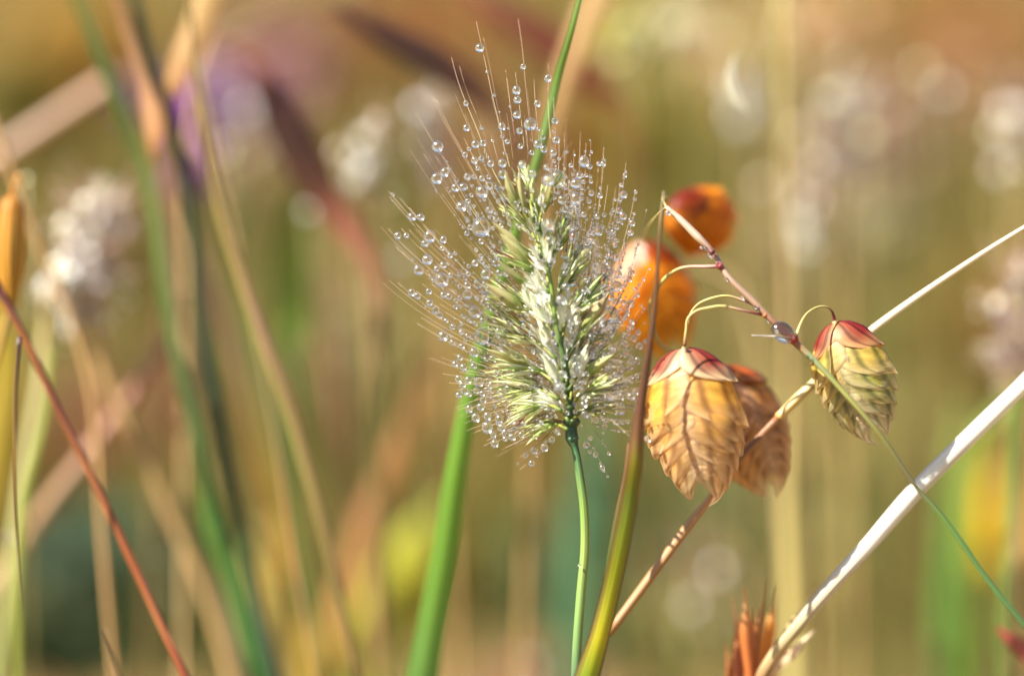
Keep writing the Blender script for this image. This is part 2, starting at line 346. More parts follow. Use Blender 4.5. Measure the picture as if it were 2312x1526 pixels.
FAR = [
 # px,py,z,rx,ry,colours,n,leaflen,leafwid,label
 ('leafy_weed', 200, 110, 85, 190, 130, C(190, 148, 70), 90, 120, 45, 'ochre leaved plant blurred in the top left corner', 'plant'),
 ('leafy_weed', 60, 240, 80, 130, 110, C(112, 104, 36), 90, 110, 40, 'dark olive bush low in the blur behind the pale diagonal stalk at top left', 'plant'),
 ('leafy_weed', 330, 560, 95, 150, 170, C(138, 112, 55), 90, 100, 40, 'brown olive plant blurred behind the crossing green blades at left', 'plant'),
 ('leafy_weed', 300, 930, 75, 170, 120, C(158, 108, 80), 110, 100, 40, 'mauve brown plant blurred behind the reddish stalk at left', 'plant'),
 ('leafy_weed', 130, 1000, 90, 150, 130, C(140, 105, 50), 70, 100, 40, 'rust brown plant blurred near the left edge below the orange bud', 'plant'),
 ('leafy_weed', 260, 1270, 62, 240, 140, [C(80, 100, 76), C(92, 110, 82)], 200, 110, 60, 'teal green leafy plant blurred at lower left', 'plant'),
 ('leafy_weed', 120, 1470, 58, 220, 80, [C(45, 60, 34), C(62, 76, 44)], 160, 100, 50, 'dark green weed blurred in the bottom left corner', 'plant'),
 ('leafy_weed', 380, 1420, 66, 130, 120, C(110, 128, 85), 90, 100, 50, 'grey green weed between the reddish stalk and the tan stalk near the bottom', 'plant'),
 ('leafy_weed', 640, 60, 85, 150, 90, C(176, 138, 115), 80, 100, 40, 'dusty pink plant blurred at top left of centre', 'plant'),
 ('leafy_weed', 540, 340, 62, 75, 70, C(222, 192, 160), 70, 60, 30, 'cream pink blossom patch beside the purple flower', 'flower'),
 ('leafy_weed', 620, 200, 66, 120, 90, C(190, 138, 150), 90, 70, 35, 'mauve pink blossom patch above the dark brown leaf', 'flower'),
 ('leafy_weed', 540, 520, 90, 100, 120, C(135, 112, 78), 70, 90, 40, 'brown grey plant behind the mauve stalks left of centre', 'plant'),
 ('leafy_weed', 930, 70, 95, 260, 110, C(182, 130, 82), 130, 110, 40, 'rusty brown plant blurred at the top left of the tallest bristles', 'plant'),
 ('leafy_weed', 820, 640, 80, 90, 110, C(172, 150, 110), 70, 80, 30, 'grey beige plant left of the bristly head', 'plant'),
 ('leafy_weed', 880, 400, 60, 70, 80, C(140, 140, 60), 70, 70, 25, 'olive sprig behind the upper left bristles', 'plant'),
 ('leafy_weed', 830, 800, 75, 110, 80, C(158, 148, 108), 70, 90, 40, 'pale grey green weed left of the lower bristles', 'plant'),
 ('leafy_weed', 820, 960, 85, 150, 120, C(122, 118, 58), 100, 100, 40, 'olive bush behind the orange tan stalk', 'plant'),
 ('leafy_weed', 1130, 1200, 80, 90, 150, C(132, 128, 58), 90, 100, 40, 'olive green plant between the broad green blade and the head stalk', 'plant'),
 ('leafy_weed', 1280, 1330, 72, 120, 150, C(118, 140, 100), 100, 100, 45, 'grey green plant low behind the head stalk', 'plant'),
 ('leafy_weed', 1430, 1120, 72, 90, 150, C(120, 148, 104), 90, 90, 45, 'sage green plant behind the brown tipped blade', 'plant'),
 ('leafy_weed', 1210, 1545, 62, 90, 50, C(215, 152, 125), 60, 60, 35, 'salmon pink blossom at the bottom edge left of the head stalk', 'flower'),
 ('leafy_weed', 1560, 1300, 60, 110, 85, C(215, 178, 150), 90, 60, 40, 'peach pink blossom patch below the big papery spikelet', 'flower'),
 ('leafy_weed', 1545, 1385, 56, 60, 70, C(198, 184, 100), 60, 50, 35, 'yellow green flower centre in front of the peach blossom', 'flower'),
 ('leafy_weed', 1480, 1490, 85, 180, 70, C(128, 120, 78), 90, 100, 40, 'grey olive weed along the bottom centre', 'plant'),
 ('leafy_weed', 1700, 1150, 78, 140, 200, C(132, 138, 100), 130, 100, 45, 'grey green bush behind the papery spikelets', 'plant'),
 ('leafy_weed', 1880, 1400, 80, 150, 110, C(148, 130, 78), 100, 100, 40, 'olive brown weed right of the pale upright stalk near the bottom', 'plant'),
 ('leafy_weed', 2010, 1060, 85, 160, 170, C(168, 152, 92), 110, 100, 45, 'sand and olive plant behind the white stalk', 'plant'),
 ('leafy_weed', 1900, 1180, 70, 80, 80, C(150, 158, 95), 60, 80, 40, 'light green plant beneath the small spikelet', 'plant'),
 ('leafy_weed', 1960, 1370, 75, 70, 60, C(140, 110, 62), 50, 80, 40, 'brown weed low behind the white stalk', 'plant'),
 ('leafy_weed', 2240, 760, 80, 150, 170, C(160, 132, 66), 110, 100, 40, 'ochre plant blurred at the right edge above the white stalk', 'plant'),
 ('leafy_weed', 2080, 640, 95, 180, 150, C(152, 132, 70), 110, 100, 45, 'olive ochre bush behind the pale slanting stalk at right', 'plant'),
 ('leafy_weed', 2280, 1170, 58, 75, 130, C(238, 200, 30), 80, 70, 40, 'bright yellow flower clump at the right edge', 'flower'),
 ('leafy_weed', 2215, 1440, 70, 90, 100, C(132, 145, 62), 80, 90, 40, 'mossy green weed in the bottom right corner', 'plant'),
 ('leafy_weed', 1420, 90, 54, 78, 75, [C(212, 208, 100), C(205, 195, 120)], 90, 55, 35, 'yellow green flower head right of the tall green stem', 'flower'),
 ('leafy_weed', 1540, 50, 52, 55, 55, C(228, 214, 165), 60, 45, 30, 'pale cream flower head near the top edge', 'flower'),
 ('leafy_weed', 1640, 110, 66, 110, 110, C(210, 178, 130), 70, 80, 40, 'peach cream blossom patch beside the white crescent of light', 'flower'),
 ('leafy_weed', 1700, 180, 56, 65, 130, C(212, 196, 120), 80, 70, 35, 'pale yellow flower spike behind the upper upright stalk', 'flower'),
 ('leafy_weed', 1860, 70, 68, 110, 90, C(220, 180, 135), 80, 80, 40, 'light peach blossom patch at the top right', 'flower'),
 ('leafy_weed', 2180, 90, 90, 200, 140, C(180, 130, 84), 110, 100, 45, 'reddish brown plant blurred in the top right corner', 'plant'),
 ('leafy_weed', 1960, 330, 72, 150, 110, C(196, 166, 145), 100, 90, 40, 'dusty mauve blossom patch in the upper right', 'flower'),
 ('leafy_weed', 1880, 540, 76, 150, 110, C(168, 146, 118), 90, 90, 40, 'grey mauve plant right of the orange spikelets', 'plant'),
 ('leafy_weed', 1990, 500, 62, 70, 60, C(185, 180, 140), 50, 60, 35, 'pale sage patch among the mauve blossoms', 'plant'),
 ('leafy_weed', 1750, 600, 88, 140, 120, C(172, 142, 105), 90, 90, 40, 'sandy plant behind the slanting spikelet stalk', 'plant'),
 ('leafy_weed', 1460, 330, 72, 95, 150, C(152, 132, 34), 100, 90, 40, 'mustard olive plant above the orange spikelets', 'plant'),
 ('leafy_weed', 1340, 340, 95, 130, 150, C(166, 118, 62), 90, 100, 40, 'rusty ochre plant behind the right hand bristles', 'plant'),
 ('leafy_weed', 1130, 330, 90, 120, 140, C(180, 138, 98), 90, 100, 40, 'tan brown plant behind the top bristles', 'plant'),
 ('leafy_weed', 2120, 220, 70, 110, 80, C(205, 168, 130), 70, 80, 40, 'pale tan blossom patch near the right edge', 'flower'),
 ('leafy_weed', 1600, 800, 85, 140, 100, C(150, 136, 90), 80, 90, 40, 'olive beige plant behind the spikelet stalks', 'plant'),
]
for i, a in enumerate(FAR):
    nm, px, py, z, rx, ry, col, n, ll, lw, lab, cat = a
    leafy('wildflower' if cat == 'flower' else nm, px, py, z, rx, ry, col, n, ll, lw, lab, cat, 100 + i, part='petals' if cat == 'flower' else 'leaf')

# purple flower behind the crossing blades
leafy('purple_flower', 428, 300, 42, 42, 125, [C(180, 118, 200, 1.1), C(195, 135, 208, 1.1)], 130, 80, 40, 'vivid purple flower between the crossing green blades', 'flower', 300, part='petals', jt=0.1)
leafy('lilac_flower', 480, 240, 54, 90, 110, [C(185, 140, 190), C(190, 155, 185)], 90, 80, 40, 'pale lilac blossom haze behind the vivid purple flower', 'flower', 302, part='petals', jt=0.1)
leafy('purple_flower', 292, 215, 46, 16, 60, [C(130, 95, 160)], 26, 60, 24, 'small violet flower sliver beside the green blade at top left', 'flower', 301, part='petals', jt=0.1)

def one_blade(name, pts, z, wd, col, label, cat, fold=0.3, twist=0.0, mat='leaf', ground_=True, edge=None, sag=0.35, group=None):
    p = path(pts, z); zz = full(z, len(pts)); wl = [W(x, zz[min(i, len(zz) - 1)]) for i, x in enumerate(full(wd, len(p)))]
    cl = full(col, len(p)); tw = full(twist, len(p))
    if name == 'grass_blade' and len(pts) > 9 and not isinstance(z, list): cl = [tuple(x * .8 for x in mixc(c, C(140, 130, 70), .12)) for c in cl]
    if ground_:
        p2 = to_ground(p, sag=sag); e = len(p2) - len(p); wl += [wl[-1]] * e; cl += [cl[-1]] * e; tw += [tw[-1]] * e; p = p2
    org = p[-1] if ground_ else p[0]
    mb = MB(); blade(mb, p, wl, cl, fold, tw, edge=edge)
    return tag(mb.build(name, M[mat], None, org.copy()), label, cat, group, 'thing')
def one_stem(name, pts, z, wd, col, label, cat, mat='stem', ground_=True, sides=10, sag=0.35, wob=0.0):
    p = path(pts, z); zz = full(z, len(pts)); wl = [W(x, zz[i]) / 2 for i, x in enumerate(full(wd, len(p)))]; cl = full(col, len(p))
    if ground_:
        p2 = to_ground(p, sag=sag); e = len(p2) - len(p); wl += [wl[-1]] * e; cl += [cl[-1]] * e; p = p2
    org = p[-1] if ground_ else p[0]
    mb = MB(); tube(mb, p, wl, cl, sides, wob=wob)
    return tag(mb.build(name, M[mat], None, org.copy()), label, cat, None, 'thing')

# broad blurred leaves
one_blade('broad_leaf', [(560, 120), (610, 210), (665, 320), (720, 420), (790, 520), (840, 600), (850, 900)], 39, [20, 70, 100, 90, 50, 34, 14], [C(160, 95, 85), C(85, 48, 40), C(70, 42, 26), C(92, 55, 35), C(178, 110, 85), C(178, 120, 90), C(120, 110, 60)], 'dark brown withered leaf hanging diagonally left of the bristly head', 'leaf')
one_blade('broad_leaf', [(760, 10), (860, 75), (960, 130), (1060, 195), (1150, 290), (1180, 700)], 39.5, [20, 60, 84, 70, 24, 10], [C(110, 70, 50), C(72, 42, 32), C(62, 38, 24), C(78, 46, 28), C(110, 75, 50), C(110, 90, 50)], 'dark brown leaf slanting behind the tallest bristles', 'leaf')
one_blade('broad_leaf', [(1040, -40), (1130, 20), (1230, 90), (1320, 165), (1400, 240), (1430, 600)], 42, [30, 60, 84, 80, 20, 8], [C(150, 100, 70), C(130, 78, 55), C(120, 62, 40), C(118, 60, 38), C(140, 90, 50), C(120, 100, 50)], 'reddish brown leaf slanting behind the tall green stem', 'leaf')
one_blade('broad_leaf', [(690, 400), (680, 500), (672, 600), (660, 700), (650, 820), (650, 1100)], 43, [14, 80, 100, 96, 50, 26], [C(168, 172, 62), C(160, 168, 45), C(148, 172, 45), C(128, 160, 50), C(110, 130, 60), C(110, 120, 60)], 'bright yellow green leaf standing left of the bristly head', 'leaf')
one_blade('broad_leaf', [(1010, 1120), (950, 1220), (890, 1330), (850, 1430), (820, 1530)], 46, [20, 100, 140, 150, 110], [C(150, 160, 50), C(192, 192, 50), C(200, 196, 48), C(190, 190, 50), C(150, 160, 50)], 'broad bright yellow green leaf at the bottom left of centre', 'leaf')
one_blade('straw_stalk', [(985, 790), (935, 930), (880, 1060), (820, 1210), (770, 1360), (730, 1526)], 42.5, [40, 56, 60, 60, 56, 50], [C(170, 135, 80), C(185, 135, 75), C(190, 135, 75), C(190, 138, 82), C(200, 150, 80), C(200, 160, 70)], 'wide orange tan straw leaning left of the broad green blade', 'grass')
one_blade('grass_blade', [(2175, 900), (2160, 1050), (2150, 1200), (2140, 1350), (2130, 1526)], 45, [30, 50, 64, 62, 56], [C(150, 150, 70), C(130, 155, 65), C(112, 150, 60), C(105, 148, 58), C(100, 140, 56)], 'wide green blurred blade at the lower right behind the white stalk', 'grass')
one_blade('grass_blade', [(2312, 880), (2230, 960), (2190, 1060), (2180, 1250), (2180, 1526)], 42, [20, 30, 34, 36, 36], [C(130, 170, 60), C(150, 175, 50), C(165, 180, 60), C(140, 160, 60), C(120, 150, 50)], 'yellow green blade arching below the white stalk at right', 'grass')
one_blade('grass_blade', [(2298, 860), (2290, 1000), (2282, 1150), (2270, 1350), (2262, 1526)], 36.5, [18, 20, 22, 24, 24], [C(140, 160, 70), C(140, 165, 75), C(150, 172, 85), C(130, 150, 70), C(120, 140, 60)], 'slim green blade upright near the right edge', 'grass')
one_blade('straw_stalk', [(1365, -30), (1320, 70), (1275, 180), (1245, 280), (1220, 420), (1200, 900)], 40, [70, 60, 40, 26, 18, 14], C(222, 178, 112), 'pale peach straw leaning behind the tall green stem', 'grass')
one_stem('straw_stalk', [(270, 175), (110, 280), (-30, 375), (-160, 470)], 42, [44, 46, 46, 46], C(176, 134, 98), 'pale pinkish stalk crossing diagonally at the top left', 'grass')
one_stem('straw_stalk', [(850, -20), (740, 10), (620, 40), (520, 75), (440, 120), (400, 250), (380, 600)], 42, [10, 14, 16, 16, 16, 14, 14], C(140, 105, 66), 'thin brown stalk arching across the top left', 'grass')
one_stem('straw_stalk', [(420, 100), (520, 120), (600, 190), (650, 280), (690, 500)], 44, 18, C(160, 105, 85), 'thin pinkish brown stalk bending over the mauve blossoms', 'grass')
one_stem('straw_stalk', [(400, 740), (300, 890), (200, 1025), (110, 1140), (30, 1260), (-30, 1350)], 39, [26, 32, 36, 36, 34, 34], [C(185, 125, 100), C(170, 120, 90), C(165, 130, 85), C(165, 130, 95)], 'brown stalk slanting down to the left edge behind the others', 'grass')
one_stem('straw_stalk', [(110, 650), (95, 850), (60, 1050), (25, 1300), (0, 1526)], 37.5, [18, 30, 30, 30, 30], [C(200, 175, 110), C(205, 195, 130), C(190, 185, 115), C(160, 165, 90)], 'pale yellow green stalk rising along the left edge', 'grass')
one_blade('grass_blade', [(-20, 700), (10, 800), (-10, 1000), (-60, 1300)], 39, [60, 60, 70, 60], C(190, 165, 50), 'yellow blade at the left edge below the orange bud', 'grass', ground_=True)
one_blade('grass_blade', [(165, -20), (205, 80), (240, 170), (280, 280), (322, 375), (345, 480), (362, 620), (395, 800), (440, 980), (480, 1150), (530, 1350), (572, 1526)], 36.6, [40, 40, 38, 32, 26, 30, 36, 38, 36, 34, 34, 34], [C(130, 130, 55), C(105, 118, 52), C(88, 112, 45), C(82, 110, 48), C(120, 150, 60), C(118, 140, 62), C(100, 128, 60), C(85, 110, 60), C(78, 118, 50), C(88, 135, 52), C(80, 125, 60)], 'olive green blade crossing from the top left down past the dew ring', 'grass', twist=0.5, fold=0.5)
one_blade('grass_blade', [(300, -20), (330, 100), (372, 225), (412, 375), (432, 500), (452, 650), (470, 800), (500, 950), (525, 1100), (560, 1250), (590, 1400), (622, 1526)], 36.2, [30, 30, 30, 30, 30, 32, 32, 30, 30, 30, 30, 30], [C(105, 105, 60), C(92, 98, 60), C(90, 88, 60), C(80, 92, 60), C(90, 100, 66), C(78, 92, 58), C(70, 88, 62), C(60, 92, 48), C(62, 100, 42), C(95, 128, 70), C(110, 135, 100), C(80, 105, 80)], 'dark green blade running parallel to the olive one at left', 'grass', twist=-0.4, fold=0.5)
one_blade('dry_leaf', [(480, -30), (450, 60), (418, 130), (395, 190), (383, 228)], 36.8, [70, 68, 60, 44, 6], [C(215, 175, 105), C(225, 178, 112), C(222, 168, 112), C(205, 150, 88)], 'peach coloured dry leaf hanging in from the top at left', 'leaf', ground_=False)
one_blade('dry_leaf', [(255, -30), (290, 80), (318, 170), (342, 245), (352, 300), (342, 358)], 36.0, [26, 24, 24, 46, 48, 5], [C(165, 120, 70), C(180, 135, 90), C(200, 150, 110), C(230, 172, 120), C(226, 166, 110), C(205, 140, 80)], 'narrow dry leaf with a salmon tip between the green blades', 'leaf', ground_=False)
one_blade('grass_blade', [(428, -30), (440, 160), (470, 330), (500, 480), (540, 600), (585, 730), (650, 900), (705, 1086), (745, 1237), (775, 1390), (806, 1526)], 35.4, [8, 14, 22, 26, 30, 34, 36, 34, 30, 26, 24], [C(165, 120, 80), C(165, 120, 80), C(165, 120, 85), C(185, 150, 95), C(190, 150, 105), C(190, 140, 120), C(165, 130, 90), C(165, 135, 85), C(140, 105, 70), C(150, 105, 75), C(160, 125, 70)], 'long mauve tan stalk curving down to the bottom left of centre', 'grass', fold=0.7, edge=C(190, 180, 90))
one_blade('grass_blade', [(380, 330), (420, 480), (470, 620), (530, 800), (580, 980), (620, 1130), (655, 1300), (700, 1526)], 40.5, [16, 24, 26, 28, 28, 26, 26, 26], [C(150, 110, 75), C(160, 112, 90), C(148, 115, 90), C(140, 108, 88), C(160, 115, 60), C(205, 145, 50), C(215, 155, 60), C(225, 180, 50)], 'brown blade turning orange yellow towards the bottom', 'grass', fold=0.5)
one_blade('grass_blade', [(455, 1060), (475, 1180), (520, 1300), (550, 1420), (575, 1526)], 37.6, [8, 30, 40, 40, 40], [C(110, 150, 60), C(90, 145, 50), C(95, 145, 50), C(120, 150, 90), C(110, 130, 90)], 'short green blade beneath the blurred dew ring', 'grass')
one_blade('grass_blade', [(600, 1180), (580, 1300), (600, 1420), (640, 1526)], 44, [30, 70, 90, 90], [C(180, 170, 100), C(195, 178, 80), C(195, 170, 90), C(180, 160, 90)], 'pale yellow blade low among the green ones at left', 'grass')
one_blade('grass_blade', [(560, 700), (590, 850), (620, 1000), (650, 1150), (690, 1350), (720, 1526)], 41, [16, 24, 28, 30, 30, 30], C(120, 140, 62), 'thin green blade behind the mauve tan stalk', 'grass')
one_stem('reddish_stalk', [(-30, 600), (0, 655), (60, 770), (130, 920), (200, 1060), (300, 1270), (360, 1400), (418, 1526)], 33.7, [14, 18, 18, 19, 19, 20, 18, 18], [C(90, 40, 40), C(95, 45, 45), C(150, 88, 45), C(125, 68, 42), C(150, 90, 50), C(150, 82, 45), C(165, 98, 58), C(150, 70, 45)], 'reddish brown stalk slanting from the left edge to the bottom', 'grass')
one_stem('thin_stalk', [(44, 760), (34, 900), (35, 1020), (38, 1210), (50, 1375)], 33, [12, 9, 8, 6, 2], [C(70, 45, 30), C(115, 85, 35), C(110, 80, 40), C(120, 90, 60)], 'thin dark stalk dangling near the left edge', 'grass', ground_=False)
one_stem('thin_stalk', [(236, 1420), (250, 1470), (265, 1526)], 34, [3, 6, 12], C(140, 108, 70), 'short pointed tip rising from the bottom edge at left', 'grass')
one_stem('pale_stalk', [(1762, -20), (1770, 300), (1778, 600), (1784, 900), (1780, 1150), (1790, 1350), (1797, 1526)], 39.5, [12, 14, 16, 22, 28, 30, 32], [C(200, 185, 110), C(190, 165, 110), C(180, 150, 100), C(180, 160, 95), C(185, 170, 95), C(180, 170, 100)], 'pale upright stalk to the right of the papery spikelets', 'grass')
one_stem('pale_stalk', [(1560, 590), (1660, 640), (1700, 760), (1745, 960), (1768, 1200), (1775, 1526)], 40, [12, 14, 14, 14, 14, 14], C(180, 155, 105), 'faint thin stalk behind the slanting spikelet stem', 'grass')

one_stem('straw_stalk', [(505, -20), (478, 80), (448, 180), (425, 330), (420, 700)], 38.5, 14, C(205, 170, 115), 'thin pale straw leaning beside the peach dry leaf', 'grass')
one_stem('straw_stalk', [(450, 150), (490, 330), (535, 520), (580, 760), (625, 1000), (655, 1200), (690, 1400), (715, 1540)], 36.2, 9, C(165, 138, 92), 'thin pale straw running close along the long mauve tan stalk', 'grass')
one_stem('straw_stalk', [(-20, 260), (30, 400), (90, 560), (150, 690), (200, 850), (230, 1200)], 36.5, 15, C(190, 150, 95), 'thin brown stalk slanting past the orange bud', 'grass')
one_stem('straw_stalk', [(500, 860), (545, 1080), (600, 1290), (650, 1526)], 39.5, 14, C(205, 160, 75), 'orange yellow stalk low among the green blades', 'grass')
one_blade('grass_blade', [(120, 780), (100, 950), (60, 1100), (40, 1300), (40, 1526)], 35.4, [10, 20, 20, 18, 18], C(160, 170, 70), 'narrow yellow green blade beside the dangling dark stalk', 'grass')
one_blade('grass_blade', [(345, 380), (380, 560), (420, 760), (455, 960), (490, 1200), (540, 1526)], 39.5, [14, 24, 26, 26, 26, 26], C(150, 130, 95), 'greyish brown blade between the two crossing green ones', 'grass')
one_blade('grass_blade', [(430, 900), (470, 1080), (520, 1250), (560, 1400), (600, 1540)], 36.2, [6, 20, 26, 26, 26], C(60, 110, 48), 'dark green blade low behind the blurred dew ring', 'grass')
one_blade('grass_blade', [(1345, 900), (1330, 1050), (1310, 1250), (1290, 1526)], 48, [20, 60, 70, 60], C(95, 140, 95), 'sea green blade blurred behind the head stalk', 'grass')
one_blade('dry_leaf', [(1660, 125), (1650, 160), (1650, 195), (1664, 228), (1700, 254)], 34.9, [3, 16, 26, 20, 2], C(232, 226, 195), 'white crescent added as a clipped disc of light above the orange spikelets', 'leaf', ground_=False)  # white sliver shaped like a partly covered disc of light
GL = [(1540, 60, 46), (1430, 60, 44), (1400, 130, 46), (1770, 55, 45), (1870, 225, 44), (1945, 235, 44.5), (1800, 300, 44), (1960, 310, 44), (1900, 150, 46), (2030, 250, 47), (1845, 465, 43.5), (1800, 500, 44), (1825, 560, 44), (1720, 420, 45),
      (2290, 290, 43), (2245, 300, 43.5), (2300, 380, 43), (2130, 210, 47), (852, 278, 39.5), (824, 382, 39.5), (765, 345, 41), (900, 590, 42), (1000, 200, 43), (880, 450, 42), (1110, 260, 42), (1560, 1370, 46), (1500, 1320, 46), (1620, 1290, 46),
      (1640, 90, 46), (560, 250, 46), (510, 340, 45), (2080, 160, 46), (60, 410, 37), (1200, 1500, 46), (700, 480, 42)]
for k, (x, y, z) in enumerate(GL):  # white beads on stalks, added where discs of light should appear
    rg = random.Random(500 + k); c0 = P(x, y, z); base = Vector((c0.x + rg.uniform(-3, 3), c0.y + rg.uniform(-1, 1), -.3))
    th = thing('bokeh_bead', base, 'tiny white bead on a hair thin stalk, added to blur into a disc of light', 'bokeh bead', 'tiny white beads added as discs of light')
    mb = MB(); tube(mb, [c0, c0.lerp(base, .4) + Vector((.3, 0, 0)), base], .02, C(150, 140, 80), 5); mb.build('stem', M['stem'], th, base)
    r = W(rg.uniform(9, 14), z); dv = (rv(rg) * .5 + Vector((0, 0, 1))).normalized(); mb = MB()
    tube(mb, [c0 - dv * r * 1.2, c0 - dv * r * .3, c0 + dv * r * .8, c0 + dv * r * 1.4], [r * .25, r, r * .8, r * .15], jit(rg.choice([C(255, 255, 245), C(255, 235, 220), C(250, 250, 200)]), .04, rg), 10, n=9)
    mb.build('bud', M['awn'], th, base)

# long green blade behind the bristly head
one_blade('grass_blade', [(1316, -30), (1290, 70), (1262, 165), (1232, 290), (1190, 440), (1130, 640), (1070, 850), (1032, 1040), (1000, 1250), (968, 1430), (952, 1526)],
          [32.8, 32.9, 33.1, 33.2, 33.4, 33.7, 34.0, 34.2, 34.4, 34.5, 34.5], [13, 15, 18, 21, 26, 33, 41, 50, 59, 67, 74],
          [C(130, 160, 75), C(120, 152, 60), C(110, 148, 55), C(130, 160, 80), C(120, 150, 60), C(112, 150, 50), C(108, 150, 50), C(112, 155, 48), C(104, 146, 44), C(94, 132, 42), C(88, 124, 42)],
          'long broad green blade passing behind the bristly head from top to bottom', 'grass', fold=0.55, twist=0.2)

# brown tipped leaf in front of the spikelets
tl = thing('withered_leaf', P(1340, 1526, 31.6), 'folded grass leaf with a brown withered tip and yellow green base', 'leaf'); 
_pts = path([(1499, 432), (1492, 500), (1486, 600), (1478, 700), (1462, 820), (1448, 920), (1440, 985), (1436, 1040), (1425, 1120), (1404, 1230), (1380, 1340), (1355, 1440), (1325, 1540)], [31.4, 31.3, 31.3, 31.3, 31.3, 31.3, 31.3, 31.3, 31.4, 31.5, 31.6, 31.6, 31.6])
_w = [6, 9, 10, 13, 19, 26, 33, 38, 44, 46, 46, 50, 64]
br1, br2 = C(150, 105, 60), C(115, 75, 45)
_c = [C(205, 190, 140), C(170, 140, 85), br1, br1, br2, C(125, 80, 52), br1, C(150, 140, 30), C(120, 140, 40), C(150, 165, 35), C(178, 180, 30), C(215, 205, 30), C(150, 180, 40)]  # bright yellow low down: a sunlit patch put into the colour
p2 = to_ground(_pts, sag=0.15); tl.location = p2[-1]; e = len(p2) - len(_pts)
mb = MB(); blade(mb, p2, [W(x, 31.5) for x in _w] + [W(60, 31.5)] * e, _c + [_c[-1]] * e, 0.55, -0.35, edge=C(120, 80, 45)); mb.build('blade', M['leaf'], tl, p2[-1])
_pts = path([(1420, 1000), (1416, 1060), (1398, 1150), (1378, 1260), (1360, 1380), (1340, 1460), (1315, 1545)], 31.75)
p3 = to_ground(_pts, sag=0.15); e = len(p3) - len(_pts)
mb = MB(); blade(mb, p3, [W(x, 31.75) for x in [12, 22, 24, 24, 22, 20, 26]] + [W(26, 31.7)] * e, [C(150, 110, 70), C(130, 90, 55), C(110, 100, 45), C(70, 110, 48), C(62, 105, 50), C(80, 120, 55), C(90, 130, 50), C(90, 130, 50), C(90, 130, 50), C(90, 130, 50)][:len(p3)], 0.7, 0.6); s_ = mb.build('sheath', M['leaf'], tl, p2[-1])

# white downy stalk with withered bracts
ws = thing('downy_stalk', P(1740, 1560, 33.0), 'thick white downy stalk slanting up at lower right with brown withered bracts at its foot', 'plant')
o_ = ws.location.copy(); mb = MB()
tube(mb, path([(2420, 755), (2330, 848), (2190, 985), (2060, 1115), (1960, 1230), (1860, 1340), (1800, 1415), (1750, 1475), (1715, 1540), (1700, 1620)], [32.8, 32.75, 32.7, 32.65, 32.6, 32.6, 32.75, 33.0, 33.2, 33.3]),
     [W(x, 33.3) / 2 for x in (34, 36, 38, 39, 36, 33, 28, 28, 30, 28)], [C(245, 240, 215), C(238, 234, 216, 1.15), C(240, 236, 220, 1.15), C(236, 232, 214, 1.1), C(245, 240, 222), C(232, 218, 190), C(215, 205, 160), C(215, 190, 140), C(170, 120, 70), C(150, 100, 60)], 14, wob=0.06)
mb.build('stalk', M['hairy'], ws, o_)
rng = random.Random(12)
for (bx, by, tx, ty, wd, c1, c2) in [(1690, 1560, 1652, 1340, 26, C(200, 125, 65), C(225, 175, 115)), (1700, 1560, 1680, 1318, 34, C(190, 110, 55), C(220, 165, 105)),
        (1715, 1550, 1758, 1318, 32, C(225, 140, 45), C(190, 150, 90)), (1705, 1560, 1728, 1305, 24, C(170, 105, 50), C(190, 150, 95)), (1740, 1500, 1842, 1325, 16, C(205, 175, 120), C(215, 190, 140)),
        (1725, 1530, 1840, 1420, 26, C(225, 195, 150), C(235, 215, 175)), (1670, 1600, 1660, 1400, 30, C(170, 95, 50), C(195, 130, 75)), (1720, 1580, 1790, 1440, 24, C(200, 125, 65), C(220, 165, 100)),
        (1690, 1600, 1700, 1370, 30, C(165, 90, 45), C(200, 130, 75)), (1730, 1600, 1745, 1400, 30, C(190, 110, 45), C(215, 140, 55)), (1655, 1600, 1640, 1450, 20, C(160, 95, 50), C(180, 120, 70))]:
    z0 = 33.5 + rng.uniform(-0.35, 0.35); z1 = z0 + rng.uniform(-0.3, 0.3)
    mb = MB(); q0, q1 = P(bx, by, z0), P(tx, ty, z1); m_ = q0.lerp(q1, 0.55) + CR * W(rng.uniform(-6, 6))
    c1 = tuple(min(.8, x * 1.5) for x in c1); c2 = tuple(min(.85, x * 1.5) for x in c2)
    blade(mb, [q0, m_, q0.lerp(q1, 0.8), q1], [W(wd * .7), W(wd), W(wd * .35), W(1.5)], [c1, c1, c2, c2], 0.7, rng.uniform(-.5, .5), n=14)
    mb.build('bract', M['leaf'], ws, o_)
# reddish scrap in the bottom right corner
one_blade('dry_leaf', [(2250, 1415), (2285, 1445), (2330, 1485)], 34.5, [6, 34, 40], C(190, 100, 80), 'small reddish leaf tip poking in at the bottom right corner', 'leaf', ground_=True)

